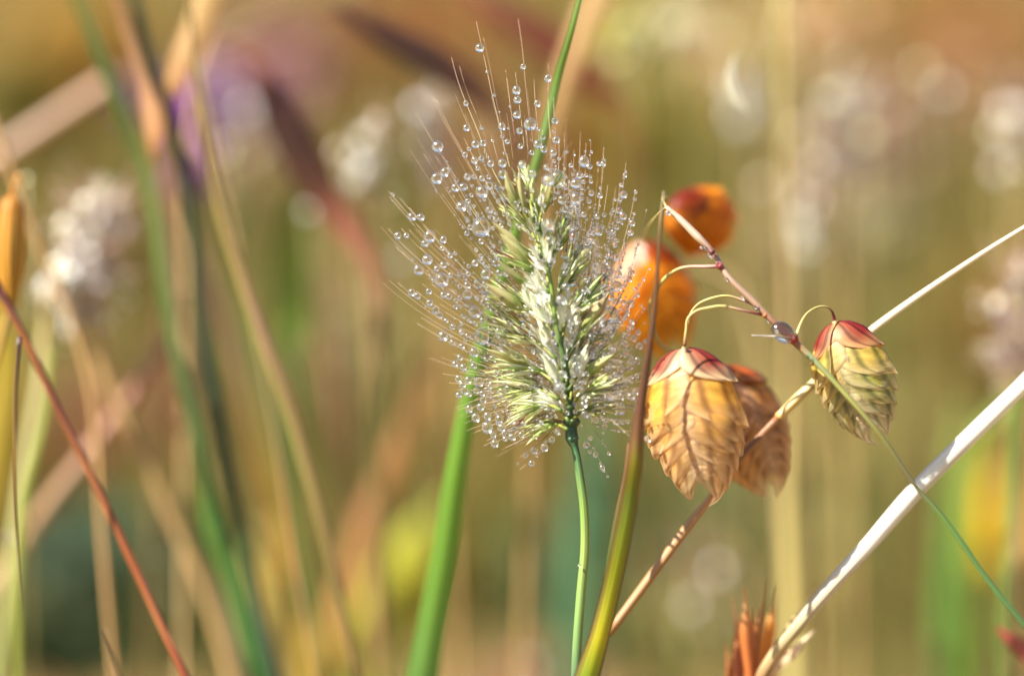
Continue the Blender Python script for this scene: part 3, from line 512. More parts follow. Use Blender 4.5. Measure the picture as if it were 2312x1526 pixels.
# tan straw behind the spikelets
ts = thing('tan_straw', P(1376, 1425, 32.6), 'tan straw, painted shade midway, slanting up behind the papery spikelets to the right edge', 'grass'); o_ = ts.location.copy()
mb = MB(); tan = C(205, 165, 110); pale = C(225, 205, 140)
tube(mb, path([(1374, 1430), (1480, 1287), (1560, 1180), (1600, 1130), (1640, 1072), (1700, 1003), (1757, 943)], 32.7), [W(x, 32.7) / 2 for x in (20, 22, 22, 16, 16, 17, 17)], [C(170, 125, 80), C(182, 138, 88), C(185, 140, 90), C(190, 140, 90), C(170, 118, 76), C(170, 118, 76), C(160, 108, 70)], 10, n=30); mb.build('stalk', M['stem'], ts, o_)  # browner upper end: part of the front spikelet's shadow put into the colour
mb = MB(); tube(mb, path([(1757, 943), (1800, 900), (1850, 853), (1905, 802), (1960, 752), (2040, 692), (2130, 630), (2240, 558), (2360, 485)], [32.7, 32.7, 32.7, 32.7, 32.7, 32.6, 32.5, 32.4, 32.3]),
     [W(x, 32.7) / 2 for x in (21, 22, 20, 18, 16, 15, 13, 11, 9)], [C(220, 185, 110), C(235, 210, 140), pale, pale, C(240, 225, 180), C(240, 228, 195), C(240, 225, 190), C(235, 220, 190), C(235, 220, 190)], 10)
mb.build('upper_stalk', M['stem'], ts, o_)

# ------------------------------------------------------------------ quaking grass
def egg(x): return math.sin(math.pi * max(0.0, min(1.0, x)) ** 0.80) ** 0.58
def shell(mb, top, D, O, V, s, t0, L, Ll, A, dep, umax, c, cm, vein, rng, lift=0.0, flare=0.06, shear=0.0, glum=False, nu=16, nv=16):
    """one scale of a spikelet, wrapped round the egg shaped body and free at its edge"""
    ph = rng.uniform(0, 9); rows = []
    for j in range(nv + 1):
        v = j / nv
        um = umax * math.sqrt(max(0, 1 - (max(0, (v - 0.25) / 0.75) ** 2.4 if glum else max(0, (v - 0.5) / 0.5) ** 3.0))) * (1 if glum else min(1, 0.4 + v * 2.4))
        row = []
        for i in range(nu + 1):
            u = i / nu * 2 - 1; an = u * um
            y = t0 + v * Ll + shear * A / L * v * math.cos(an)
            rr = A * egg(y * 0.985 + 0.004) * (1 + lift) * (1 + flare * v * v * (1 - 0.8 * u * u))
            if not glum: rr *= math.sin(min(1, v / 0.35) * math.pi / 2) ** 0.8
            rr *= 1 + 0.035 * math.sin(u * 7 + ph + v * 3) * v + 0.05 * noise.noise(Vector((u * 2.5, v * 4, ph)))
            p = top + D * (y * L) + O * (s * rr * math.cos(an)) + V * (dep * rr * math.sin(an))
            edge = max(abs(u) ** 3, max(0, (v - 0.42) / 0.58) ** 1.3) if glum else max(abs(u) ** 4, max(0, (v - 0.5) / 0.5) ** 1.5)
            row.append(mb.vert(p, (u * 0.5 + 0.5, v), mixc(c, cm, edge), mixc(vein, cm, 0.3 * edge)))
        rows.append(row)
    for a, b in zip(rows, rows[1:]):
        for i in range(nu): mb.f.append((a[i], a[i + 1], b[i + 1], b[i]))
def spikelet(top, bot, width, n, cols, parent, org, seed, roll=0.0, gcol=None, dep=0.7, label=None, glen=0.26, vein=C(135, 62, 18), gvein=C(80, 15, 20), flr=0.12):
    rng = random.Random(seed); D = (bot - top); L = D.length; D.normalize()
    V0 = (TOCAM - D * TOCAM.dot(D)).normalized(); O0 = D.cross(V0).normalized()
    O0 = O0 if O0.dot(CR) > 0 else -O0
    Rm = Matrix.Rotation(roll, 3, D); V = Rm @ V0; O = Rm @ O0
    mb = MB(); tube(mb, [top - D * 0.02, top + D * L * .5, top + D * L * 0.85], [0.035, 0.03, 0.015], C(150, 130, 60), 6)
    sp = mb.build('spikelet', M['stem'], parent, org)
    if label: sp['label'] = label
    for k in range(n):
        t = 0.03 + 0.62 * (k / (n - 1)); s = 1 if k % 2 else -1
        Ll = (0.36 - 0.17 * t) * rng.uniform(.95, 1.05)
        c = jit(cols[int(k / n * len(cols)) % len(cols)] if not isinstance(cols, tuple) else cols, 0.12, rng)
        mb = MB(); shell(mb, top, D, O, V, s, t, L, Ll, width / 2, dep, R(100), c, mixc(c, C(255, 236, 205, 1.3), 0.7) if flr < .2 else mixc(c, C(255, 190, 60, 1.3), .5), vein, rng, lift=0.07 * (1 - k / n), flare=flr, shear=0.40)
        mb.build('lemma', M['papery'], sp, org)
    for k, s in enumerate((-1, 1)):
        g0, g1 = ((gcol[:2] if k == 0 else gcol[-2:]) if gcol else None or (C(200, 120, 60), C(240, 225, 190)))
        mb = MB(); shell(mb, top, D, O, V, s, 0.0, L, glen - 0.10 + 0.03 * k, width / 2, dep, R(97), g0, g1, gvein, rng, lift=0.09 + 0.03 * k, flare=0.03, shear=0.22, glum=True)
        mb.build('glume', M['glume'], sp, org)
    return sp
qroot = P(2330, 1430, 31.9)
_culm = path([(1505, 468), (1535, 495), (1575, 535), (1607, 568), (1640, 620), (1700, 680), (1745, 725), (1790, 768), (1830, 805), (1900, 880), (1990, 985), (2070, 1100), (2130, 1170), (2230, 1310), (2330, 1430)],
             [31.9, 31.9, 31.9, 31.9, 31.8, 31.8, 31.8, 31.8, 31.75, 31.7, 31.65, 31.65, 31.6, 31.5, 31.4])
p2 = to_ground(_culm, sag=0.5); org = p2[-1].copy(); org.z = 0
q = thing('quaking_grass', org, 'quaking grass with papery orange and green spikelets dangling from thin curved stalks', 'grass')
cw = [8, 15, 18, 13, 14, 15, 13, 15, 14, 12, 10, 11, 13, 13, 13]; e = len(p2) - len(_culm)
cc = [C(215, 190, 165), C(225, 200, 175), C(225, 195, 165), C(175, 130, 110), C(195, 160, 135), C(195, 160, 130), C(170, 120, 95), C(160, 75, 40), C(135, 145, 100), C(150, 150, 80), C(120, 115, 60), C(95, 90, 60), C(90, 120, 50), C(85, 120, 60), C(80, 110, 60)]
mb = MB(); tube(mb, p2, [W(x, 31.8) / 2 for x in cw] + [W(14) / 2] * e, cc + [cc[-1]] * e, 10, wob=0.1)
for (x, y, r, c) in ((1625, 601, 9, C(150, 60, 60)), (1728, 711, 8, C(175, 110, 60)), (1793, 767, 13, C(170, 50, 35)), (1607, 568, 8, C(120, 70, 60))):
    a, b = P(x - r * .75, y - r * .75, 31.8), P(x + r * .75, y + r * .75, 31.8); tube(mb, [a, a.lerp(b, .5), b], [W(4), W(r), W(4)], c, 10, n=8)
mb.build('stem', M['stem'], q, org)
def ped(lst, z, wd, col):
    mb = MB(); p = path(lst, z); tube(mb, p, [W(x, 32) / 2 for x in full(wd, len(p))], col, 8, wob=0.25); return mb.build('pedicel', M['stem'], q, org)
yl, rd, pk = C(205, 190, 115), C(120, 45, 45), C(190, 150, 125)
ped([(1625, 601), (1590, 602), (1560, 602), (1520, 614), (1485, 650), (1468, 692), (1474, 740), (1490, 778), (1560, 810), (1625, 838)], [31.8, 31.9, 32, 32.3, 32.6, 32.8, 32.9, 33.1, 33.4, 33.6], [9, 8, 8, 9, 9, 9, 10, 8, 6, 6], [rd, pk, pk, yl, yl, yl, yl, yl, rd, rd])
ped([(1728, 712), (1700, 706), (1665, 698), (1630, 691), (1600, 695), (1570, 703), (1554, 718), (1549, 748), (1545, 782)], 31.8, [7, 6, 6, 6, 6, 6, 7, 7, 8], [rd, rd, pk, yl, yl, yl, yl, yl, rd])
ped([(1733, 708), (1705, 690), (1675, 677), (1640, 668), (1605, 674), (1580, 685), (1562, 703), (1552, 735)], [31.8, 31.9, 32, 32, 32, 32, 31.95, 31.85], [7, 6, 6, 6, 6, 6, 5, 5], [rd, rd, pk, yl, yl, yl, yl, yl])
ped([(1797, 764), (1806, 735), (1822, 708), (1845, 694), (1866, 693), (1879, 704), (1884, 722), (1885, 732)], [31.8, 31.85, 31.95, 32.05, 32.15, 32.25, 32.3, 32.3], [8, 6, 5, 5, 5, 6, 8, 10], [yl, yl, yl, yl, yl, rd, rd, rd])
ped([(1790, 765), (1765, 760), (1735, 759), (1697, 757)], 31.7, [6, 5, 4, 2], [C(150, 70, 70), C(200, 190, 180), C(190, 180, 170), C(200, 190, 180)])
ped([(1505, 468), (1498, 455), (1500, 445), (1515, 455)], [31.9, 32.3, 33, 34.0], [6, 5, 5, 6], yl)
ped([(1505, 468), (1490, 480), (1465, 510), (1450, 550)], [31.9, 32.3, 33, 34.1], [6, 5, 5, 6], yl)
ora = [C(248, 165, 42, 1.25), C(246, 172, 58, 1.25), C(240, 178, 80, 1.25), C(238, 188, 112, 1.2)]
spikelet(P(1543, 786, 31.9), P(1598, 1140, 32.0), W(202), 12, [C(255, 196, 70, 1.3), C(252, 194, 82, 1.3), C(248, 198, 105, 1.25), C(250, 212, 145, 1.25)], q, org, 1, roll=R(16), gcol=(C(150, 40, 30), C(255, 225, 170, 1.2)), label='large front spikelet, amber with glossy maroon and cream caps')
spikelet(P(1618, 832, 33.4), P(1752, 1118, 33.5), W(196), 12, ora, q, org, 2, roll=R(-25), gcol=(C(215, 95, 35), C(235, 160, 80)), label='amber papery spikelet half hidden behind the large one')
spikelet(P(1885, 728, 32.3), P(1982, 1000, 32.4), W(162), 11, [C(245, 212, 95, 1.25), C(212, 205, 100, 1.25), C(214, 204, 128, 1.25), C(230, 214, 165, 1.25)], q, org, 3, roll=R(18), gcol=(C(145, 36, 32), C(240, 185, 120, 1.1)), vein=C(45, 85, 28), label='smaller green and gold spikelet with a maroon cap', glen=0.3)
spikelet(P(1512, 478, 34.4), P(1662, 520, 35.4), W(128, 35), 9, [C(255, 165, 12, 1.25), C(252, 152, 10, 1.25), C(255, 178, 18, 1.25)], q, org, 4, roll=R(10), gcol=(C(250, 150, 40, 1.2), C(255, 190, 90, 1.2), C(130, 38, 12), C(245, 140, 25)), label='blurred orange spikelet at the top of the stalk', glen=0.42, flr=0.3, gvein=C(110, 35, 12), vein=C(200, 105, 22))
spikelet(P(1440, 548, 34.9), P(1520, 812, 35.1), W(160, 35), 9, [C(252, 158, 10, 1.25), C(255, 172, 14, 1.25), C(255, 188, 24, 1.25)], q, org, 5, roll=R(-15), gcol=(C(240, 170, 120), C(255, 235, 215, 1.3), C(125, 34, 14), C(225, 110, 22)), label='blurred orange spikelet beside the bristly head', glen=0.30, flr=0.3, gvein=C(100, 28, 15), vein=C(200, 105, 22))  # whitish left glume: a highlight put into its colour

# orange bud at the left edge
bo = P(18, 705, 34.6); bd = thing('dry_bud', to_ground([P(30, 420, 34.6), bo])[-1], 'smooth amber bud cut off by the left edge of the picture', 'seed head'); og = bd.location.copy()
mb = MB(); tube(mb, to_ground([P(24, 680, 34.6), bo]), W(16, 34.6) / 2, C(190, 150, 70), 8); mb.build('stem', M['stem'], bd, og)
for s, c in ((-1, C(242, 190, 75)), (1, C(245, 178, 66))):
    mb = MB(); top = P(20, 700, 34.6); bot = P(28, 425, 34.6); D = (bot - top); L = D.length; D.normalize(); V = (TOCAM - D * TOCAM.dot(D)).normalized(); O = V.cross(D).normalized()
    rows = []
    for j in range(19):
        v = j / 18; rr = W(37, 34.6) * (math.sin(math.pi * min(1, 0.12 + v * 0.75)) ** 0.9 if v < 0.9 else 0.36 * (1 - v) * 6)
        rows.append([mb.vert(top + D * L * v + (O * s * math.cos(a) + V * math.sin(a)) * rr * (1.02 if s > 0 else 1), (i / 10, v), mixc(c, C(215, 130, 35), max(0, v - .6) * 2)) for i, a in enumerate([R(-100 + 20 * i) for i in range(11)])])
    for a, b in zip(rows, rows[1:]):
        for i in range(10): mb.f.append((a[i], a[i + 1], b[i + 1], b[i]))
    mb.build('husk', M['glume'], bd, og)
mb = MB(); tube(mb, path([(28, 440), (34, 415), (42, 395), (60, 430)], 34.6), [W(5), W(4), W(3), W(1)], C(225, 150, 50), 6); mb.build('beak', M['stem'], bd, og)

# ------------------------------------------------------------------ dew
def drop_mesh(name, sq=1.0):
    me = bpy.data.meshes.new(name); vs = []; fs = []; A, B = 28, 18
    for j in range(B + 1):
        th = math.pi * j / B
        for i in range(A):
            ph = 2 * math.pi * i / A; z = math.cos(th); r = math.sin(th) * (1 - 0.10 * z * sq)
            vs.append((r * math.cos(ph), r * math.sin(ph), z * (1.0 + 0.06 * sq)))
    for j in range(B):
        for i in range(A): fs.append((j * A + i, j * A + (i + 1) % A, (j + 1) * A + (i + 1) % A, (j + 1) * A + i)[::-1])
    me.from_pydata(vs, [], fs)
    me.validate(); me.polygons.foreach_set('use_smooth', [True] * len(me.polygons)); me.materials.append(WATER); return me
import bmesh
def clean(me):
    b = bmesh.new(); b.from_mesh(me); bmesh.ops.remove_doubles(b, verts=b.verts, dist=1e-5)
    bmesh.ops.recalc_face_normals(b, faces=b.faces)
    for f in b.faces: f.smooth = True
    b.to_mesh(me); b.free(); return me
DM = clean(drop_mesh('dew_drop', 1.0))
_b = bmesh.new(); bmesh.ops.create_icosphere(_b, subdivisions=2, radius=1); _b.verts.ensure_lookup_table()
IV = [v.co.copy() for v in _b.verts]; IF = [tuple(v.index for v in f.verts) for f in _b.faces]; _b.free()
def balls(name, lst, mat):
    vs = []; fs = []
    for (p, r) in lst:
        i = len(vs); vs += [(p.x + v.x * r, p.y + v.y * r, p.z + v.z * r * 1.05) for v in IV]; fs += [(a + i, b + i, c + i) for a, b, c in IF]
    me = bpy.data.meshes.new(name); me.from_pydata(vs, [], fs); me.polygons.foreach_set('use_smooth', [True] * len(fs)); me.materials.append(mat)
    o = bpy.data.objects.new(name, me); COL.objects.link(o); return o

AXIS = [(1300, 1500), (1318, 1250), (1312, 1120), (1295, 1020), (1290, 955), (1284, 880), (1275, 820), (1256, 740), (1244, 650), (1228, 570), (1213, 490), (1196, 420), (1190, 385)]
ZH = 32.1
FIELD = [(988, 331, -1, -1.55), (945, 609, -1, -0.85), (930, 489, -1, -1.15), (1000, 757, -1, -.62), (1037, 806, -1, -.42), (1035, 862, -1, -.08), (1058, 923, -1, .42), (1116, 1000, -1, .5),
         (1200, 1040, -1, .85), (1166, 203, -.12, -1), (1082, 109, -.22, -1), (1060, 250, -.42, -1), (1237, 177, .02, -1), (1317, 365, .03, -1), (1407, 440, .14, -1), (1400, 520, .22, -1), (1427, 504, .3, -1), (1350, 560, .12, -1),
         (1430, 764, .6, -1), (1425, 660, .5, -1), (1444, 781, .8, -1), (1423, 824, 1, -.62), (1434, 884, 1, -.15), (1400, 924, 1, 0.0), (1392, 952, 1, .12), (1340, 1000, .5, 1), (1370, 1050, .5, 1),
         (1100, 560, -1, -1.2), (1110, 680, -1, -.75), (1130, 800, -1, -.45), (1150, 880, -1, -.02), (1160, 950, -1, .45), (1320, 700, .6, -1), (1350, 840, 1, -.5), (1360, 900, 1, -.1), (1120, 430, -.6, -1), (1190, 330, -.1, -1), (1250, 400, .05, -1), (1300, 480, .1, -1)]
def fdir(x, y):
    sx = sy = 0
    for (a, b, u, v) in FIELD:
        wgt = 1 / ((x - a) ** 2 + (y - b) ** 2 + 400) ** 1.6; n_ = math.hypot(u, v); sx += wgt * u / n_; sy += wgt * v / n_
    n_ = math.hypot(sx, sy); return sx / n_, sy / n_
def axis_dist(x, y):
    best = 1e9
    for (a, b), (c, d) in zip(AXIS[4:], AXIS[5:]):
        t = max(0, min(1, ((x - a) * (c - a) + (y - b) * (d - b)) / ((c - a) ** 2 + (d - b) ** 2)))
        best = min(best, math.hypot(x - a - t * (c - a), y - b - t * (d - b)))
    return best
def streamline(x, y, ext, stop=55, maxl=400):
    """from a point outward by ext, inward until near the axis"""
    out = []; a, b = x, y; n_ = int(max(1, ext / 8))
    for i in range(n_):
        u, v = fdir(a, b); a += u * ext / n_; b += v * ext / n_; out.append((a, b))
    out = out[::-1]; out.append((x, y)); a, b = x, y; L = 0
    while L < maxl and axis_dist(a, b) > stop:
        u, v = fdir(a, b); a -= u * 8; b -= v * 8; L += 8; out.append((a, b))
    return out[::-1]                            # base first
DROPS = [(988,331,13),(1004,389,10.5),(986,403,12.5),(1028,424,9.5),(1046,422,10),(1104,419,10),(1088,433,15),(1056,454,7),(1064,441,5.5),(1041,466,12),(1053,289,7.5),(1073,326,9.3),(1090,323,8),(1112,318,4),
(1133,286,8.7),(1133,309,4.5),(1145,320,6.5),(1167,260,9.2),(1173,296,8),(1175,330,6.5),(1071,362,8),(1059,337,5.3),(1108,369,8.3),(1134,369,10),(1101,355,4),(1055,399,8),(1071,399,6.5),(1088,403,6.7),
(1103,400,6),(1135,394,11),(887,440,4.5),(1070,465,4.5),(1197,281,14.5),(1214,326,9.5),(1228,337,8.5),(1226,311,6),(1253,273,8),(1256,316,8.7),(1249,345,8.5),(1215,292,5),(1233,378,6.5),(1251,364,5),
(1262,358,4.5),(1318,365,12.5),(1238,407,14),(1258,405,19),(1307,397,7),(1316,397,5),(1323,396,5),(1300,414,12.5),(1318,411,5.5),(1300,449,14),(1314,425,5),(1314,437,4.5),(1315,449,5),(1334,410,5.5),(1333,399,4.5),
(1335,436,7),(1330,455,6),(1407,440,9.3),(1400,451,5.5),(1250,443,9),(1270,451,11),(1178,372,8.5),(1203,392,8.5),(1175,396,6),(930,489,10),(950,490,9),(898,532,8.3),(970,534,13.5),(959,549,9),(1001,541,8.5),(998,561,6),
(1016,576,7),(1028,572,5),(965,586,12.5),(945,609,12),(1001,598,8.5),(997,632,17.5),(986,606,7),(968,658,7.5),(929,660,8.5),(942,668,8.3),(970,683,8),(1001,665,8),(1014,669,7.5),(1029,679,6),(1038,672,6.3),(1055,664,12),
(1050,628,6),(1055,644,8.5),(1038,647,6),(1079,641,11),(1096,619,11.5),(1094,641,7),(1104,652,8),(1086,545,7),(1086,513,21),(1075,564,5),(1086,578,6),(1089,590,7),(1072,594,8),(1058,601,5.5),(1118,594,9),(1127,616,8),
(1141,535,10),(1105,474,9),(1118,495,7),(1090,683,6.5),(1028,693,6),(1278,573,13),(1296,534,11.5),(1243,542,10),(1241,509,12),(1351,522,10.5),(1318,484,7),(1407,489,8.5),(1398,476,8),(1395,499,6),(1392,513,7),(1427,504,7.5),
(1423,526,7.8),(1388,553,6.5),(1390,581,9),(1298,608,9),(1293,636,11),(1277,647,10),(1215,598,11),(1222,653,10),(1189,677,7.5),(1176,636,6),(1331,623,7.5),(1332,639,6.5),(1362,636,14),(1395,619,9.5),(1393,647,13),(1378,669,10.5),
(1421,630,7.3),(1439,666,6),(1443,644,4),(1434,653,5),(1423,686,9.5),(1407,683,7),(1305,667,6),(1266,677,11),(1307,649,7),(1000,758,12),(1022,773,8),(1022,737,7.5),(1007,724,6),(993,711,8),(983,700,9),(1047,713,6.8),(1071,704,15),
(1060,724,6),(1090,723,6.5),(1073,730,5.5),(1042,749,7.5),(1055,757,6),(1087,760,18),(1070,795,11),(1125,748,8),(1134,773,9.5),(1114,774,7.5),(1112,810,10),(1038,807,7.5),(1027,821,8.5),(1046,829,8.5),(1069,826,8),(1065,815,5),
(1042,781,8),(1035,855,8),(1057,858,8.5),(1044,868,8),(1081,862,11.5),(1103,859,7.5),(1049,882,9),(1036,891,8),(1060,890,6.5),(1075,881,7.5),(1089,888,7),(1104,893,7),(1091,902,8),(1118,899,8),(1138,882,8),(1154,884,7.5),
(1185,902,8.5),(1150,844,10),(1211,910,8),(1166,866,8),(1211,767,6.2),(1203,739,10),(1174,707,9),(1181,719,8.5),(1310,771,17),(1356,770,11.5),(1354,838,13.5),(1339,860,11.5),(1323,811,7),(1320,799,3.5),(1363,796,5),(1271,823,6),
(1271,844,8.5),(1263,875,13),(1259,866,11),(1378,710,20),(1288,726,7),(1314,705,8),(1249,753,7.5),(1414,794,7.8),(1431,764,8),(1444,781,8.2),(1414,777,7),(1423,825,9.7),(1424,812,8),(1439,814,7.7),(1402,833,9.5),(1438,848,6),
(1375,878,8.3),(1353,884,8.7),(1329,878,8),(1402,895,8),(1425,894,10),(1414,883,6.5),(1435,884,6.5),(1427,861,5),(1417,870,5),(1463,877,5.5),(1318,913,8.3),(1059,923,9.3),(1085,918,9.3),(1074,942,10),(1100,939,9.3),(1100,964,13.3),
(1127,945,10.5),(1133,964,10),(1114,981,7.5),(1117,1000,10),(1140,990,6.5),(1156,986,9),(1177,981,7.5),(1148,929,8),(1166,923,9),(1154,948,11),(1188,926,10),(1178,940,8),(1197,940,7),(1216,943,8),(1239,942,8),(1221,899,8.5),
(1210,912,8),(1258,975,6.7),(1246,992,8),(1229,1009,9.5),(1206,1017,8.5),(1187,1027,6.3),(1200,1045,7.5),(1232,996,4.5),(1320,935,8.5),(1343,949,9),(1368,950,6.8),(1392,952,8.7),(1417,951,6),(1365,962,7),(1401,924,12.8),(1448,912,15.5),
(1352,924,8),(1324,1004,8),(1333,989,5.5),(1319,898,8),(1083,109,10),(1166,204,10),(1168,226,8.8),(1237,177,8.4),(1213,234,7.3),(1251,298,4)]

stem_pts = path([(1299, 1545), (1303, 1460), (1312, 1340), (1321, 1230), (1318, 1140), (1310, 1080), (1298, 1010), (1291, 985), (1290, 955), (1284, 880), (1275, 820), (1256, 740), (1244, 650), (1228, 570), (1213, 490), (1196, 420)], ZH)
g2 = to_ground([stem_pts[1], stem_pts[0]], sag=0.2)
hroot = g2[-1].copy(); hroot.z = 0
head = thing('bristly_grass', hroot, 'green bristly grass head strung with clear dew drops on an upright green stalk', 'grass')
mb = MB(); sp_ = stem_pts[:9][::-1] + g2[2:]
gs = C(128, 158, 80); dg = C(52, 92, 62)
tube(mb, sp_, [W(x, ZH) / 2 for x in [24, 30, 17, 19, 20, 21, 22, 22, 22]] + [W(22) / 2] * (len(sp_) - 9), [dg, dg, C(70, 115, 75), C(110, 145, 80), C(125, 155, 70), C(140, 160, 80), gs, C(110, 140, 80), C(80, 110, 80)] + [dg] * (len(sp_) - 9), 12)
for (x, y, r) in ((1290, 952, 21), (1291, 990, 16)):
    a, b = P(x, y - r, ZH), P(x + 1, y + r, ZH); tube(mb, [a, a.lerp(b, .5), b], [W(8), W(r), W(7)], C(60, 100, 70), 12, n=8)
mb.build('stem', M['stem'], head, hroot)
mb = MB()
tube(mb, [p_ - CF * o_ for p_, o_ in zip(stem_pts[8:], (0, .22, .34, .38, .38, .34, .26, .1))], [W(x) / 2 for x in (24, 16, 13, 11, 9, 8, 6, 4)], [dg, C(60, 100, 60), C(80, 115, 60), C(110, 135, 60), C(120, 145, 60), C(120, 145, 60), C(130, 145, 60), C(140, 150, 60)], 8)
SPK = [ # base, tip, spread, n, side
 (1268, 905, 1130, 935, .30, 15), (1262, 880, 1090, 880, .28, 18), (1262, 850, 1085, 805, .27, 18), (1256, 790, 1075, 715, .25, 18), (1250, 730, 1085, 645, .22, 16),
 (1240, 640, 1110, 540, .22, 18), (1225, 560, 1130, 425, .20, 16), (1206, 480, 1165, 360, .24, 14), (1215, 500, 1255, 375, .18, 13), (1236, 600, 1300, 455, .18, 15),
 (1250, 680, 1330, 540, .22, 16), (1258, 745, 1385, 620, .24, 18), (1272, 810, 1385, 700, .26, 18), (1282, 860, 1395, 790, .26, 18), (1286, 900, 1400, 860, .26, 16), (1290, 930, 1395, 925, .25, 13),
 (1282, 948, 1170, 985, .22, 10), (1262, 760, 1180, 640, .26, 12), (1272, 840, 1195, 720, .30, 12), (1282, 890, 1225, 780, .30, 12), (1266, 770, 1300, 640, .30, 12),
 (1250, 700, 1190, 600, .35, 12), (1240, 640, 1215, 520, .35, 10), (1284, 900, 1320, 790, .30, 12), (1276, 850, 1320, 730, .30, 12), (1284, 930, 1190, 880, .3, 10), (1222, 560, 1190, 450, .3, 9)]
branch = MB.build
for (bx, by, tx, ty, sp, n) in SPK:
    a = P(bx, by + 22, ZH - .36); d = P(bx + (tx - bx) * .25, by + (ty - by) * .25, ZH - 0.2); tube(mb, [a, a.lerp(d, .5) + CU * 0.01, d], [W(4.5), W(3.5), W(2.5)], [C(85, 120, 50), C(150, 150, 50), C(140, 150, 60)], 6, n=5)
mb.build('rachis', M['stem'], head, hroot)

rng = random.Random(21)
spk_objs = []; awn_parts = []
def lemma(mb, b, t, wd, c1, c2, tw):
    c1 = tuple(min(.92, x * 1.4) for x in c1); c2 = tuple(min(.92, x * 1.4) for x in c2)
    m1 = b.lerp(t, .3) ; m2 = b.lerp(t, .65)
    bow = CU * (b - t).length * 0.04
    blade(mb, [b, m1 + bow, m2 + bow, t], [wd * .35, wd, wd * .75, wd * .06], [c1, c1, c2, c2], 0.8, tw, n=8, across=4)
for idx, (bx, by, tx, ty, spd, n) in enumerate(SPK):
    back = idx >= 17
    zb = ZH + (rng.uniform(-.22, .1) if back else rng.uniform(-.12, .12)); L0 = math.hypot(tx - bx, ty - by); a0 = math.atan2(ty - by, tx - bx)
    mb = MB()
    n = int(n * (2.8 if back else 2.5))
    for k in range(n):
        f = (k + .5) / n * 2 - 1; an = a0 + f * spd * 1.5 + rng.uniform(-.15, .15) * (2 if back else 1); s0 = rng.uniform(0.08, 0.50)
        L = L0 * rng.uniform(.38, .62) * (1 - .25 * abs(f))
        x0 = bx + math.cos(a0 + f * spd * .5) * L0 * s0; y0 = by + math.sin(a0 + f * spd * .5) * L0 * s0
        dz = rng.uniform(-.32, .32); z0 = zb + dz * s0; x1 = x0 + math.cos(an) * L; y1 = y0 + math.sin(an) * L; z1 = zb + dz
        if back: c1, c2 = jit(C(255, 255, 238), .03, rng), jit(C(245, 248, 218), .06, rng)  # pale back lemmas whitened further, the head's sunlit glow put into colour
        elif rng.random() < .5: c1, c2 = jit(C(245, 243, 210), .1, rng), jit(C(222, 226, 160), .12, rng)
        elif rng.random() < .06: c1, c2 = jit(C(180, 110, 95), .2, rng), jit(C(120, 60, 60), .2, rng)
        else: c1, c2 = jit(C(140, 168, 88), .28, rng), jit(C(185, 200, 120), .3, rng)
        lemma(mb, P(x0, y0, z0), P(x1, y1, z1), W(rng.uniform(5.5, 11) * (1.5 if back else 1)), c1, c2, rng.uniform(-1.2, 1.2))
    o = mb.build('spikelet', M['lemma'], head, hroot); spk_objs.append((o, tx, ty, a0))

HUSK = [(1192, 492, 1172, 382, 34), (1212, 488, 1205, 392, 28), (1178, 470, 1140, 385, 24), (1228, 480, 1250, 385, 24), (1204, 604, 1128, 528, 38), (1186, 590, 1110, 500, 24), (1230, 590, 1262, 480, 26), (1180, 700, 1095, 640, 30),
        (1190, 820, 1100, 790, 28), (1310, 740, 1375, 660, 30), (1320, 850, 1385, 800, 30), (1190, 640, 1130, 590, 20), (1210, 700, 1180, 640, 24), (1250, 820, 1215, 700, 30), (1240, 760, 1195, 660, 28), (1275, 800, 1262, 690, 22),
        (1300, 860, 1330, 770, 26), (1270, 880, 1225, 800, 28), (1290, 780, 1310, 690, 22), (1225, 470, 1228, 430, 14)]
for k, (bx, by, tx, ty, wd) in enumerate(HUSK):
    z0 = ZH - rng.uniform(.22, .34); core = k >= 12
    c1, c2 = (C(255, 255, 240), C(240, 245, 205)) if core else (jit(C(150, 165, 85), .12, rng), jit(C(205, 200, 140), .1, rng))  # core husks pure white: the lit centre put into their colour
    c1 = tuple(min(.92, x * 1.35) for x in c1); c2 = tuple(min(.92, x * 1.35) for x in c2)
    mb = MB(); a, b = P(bx, by, z0 + .1), P(tx, ty, z0 - .05); n_ = (b - a).cross(CF).normalized() * W(rng.uniform(-6, 6))
    blade(mb, [a, a.lerp(b, .25) + n_, a.lerp(b, .6) + n_, b], [W(wd * .4), W(wd), W(wd * .8), W(1.2)], [c1, c1, c2, c2], 0.75, rng.uniform(-.5, .5), n=12, across=6, edge=None if core or k % 3 else C(150, 80, 70))
    so_ = min(spk_objs, key=lambda s_: (s_[1] - tx) ** 2 + (s_[2] - ty) ** 2)[0]
    mb.build('husk', M['lemma'], so_, hroot)
# awns: traced ones first
TIPS = [(1170,45),(1076,52),(1092,88),(1238,145),(1020,132),(1038,152),(1142,160),(1164,165),(1206,180),(1028,215),(978,220),(986,226),(940,255),(944,315),(927,340),(958,350),(879,434),(881,446),(905,450),(925,470),(1250,222),
 (862,515),(878,518),(907,517),(925,520),(895,558),(910,572),(866,640),(880,634),(900,640),(955,642),(943,731),(953,718),(1310,300),(1323,325),(1334,318),(1363,335),(1413,370),(1434,432),(1400,418),(1390,425),(1372,420),(1460,474),
 (1445,560),(1446,640),(1448,690),(1455,770),(1460,800),(1487,910),(1520,898),(1505,914),(1450,850),(1032,852),(1035,925),(1050,955),(1054,972),(1070,977),(1100,994),(1093,1006),(1172,1034),(1175,1059),(1372,1074),(1375,1020),(1430,975),(1445,760),
 (1025,800),(1030,880),(1035,900),(1040,840),(1020,770),(965,610),(950,560),(940,520),(1000,440),(1010,380),(1050,260),(1110,220),(1190,200),(1275,380),(1286,378),(1292,398)]
AW = []
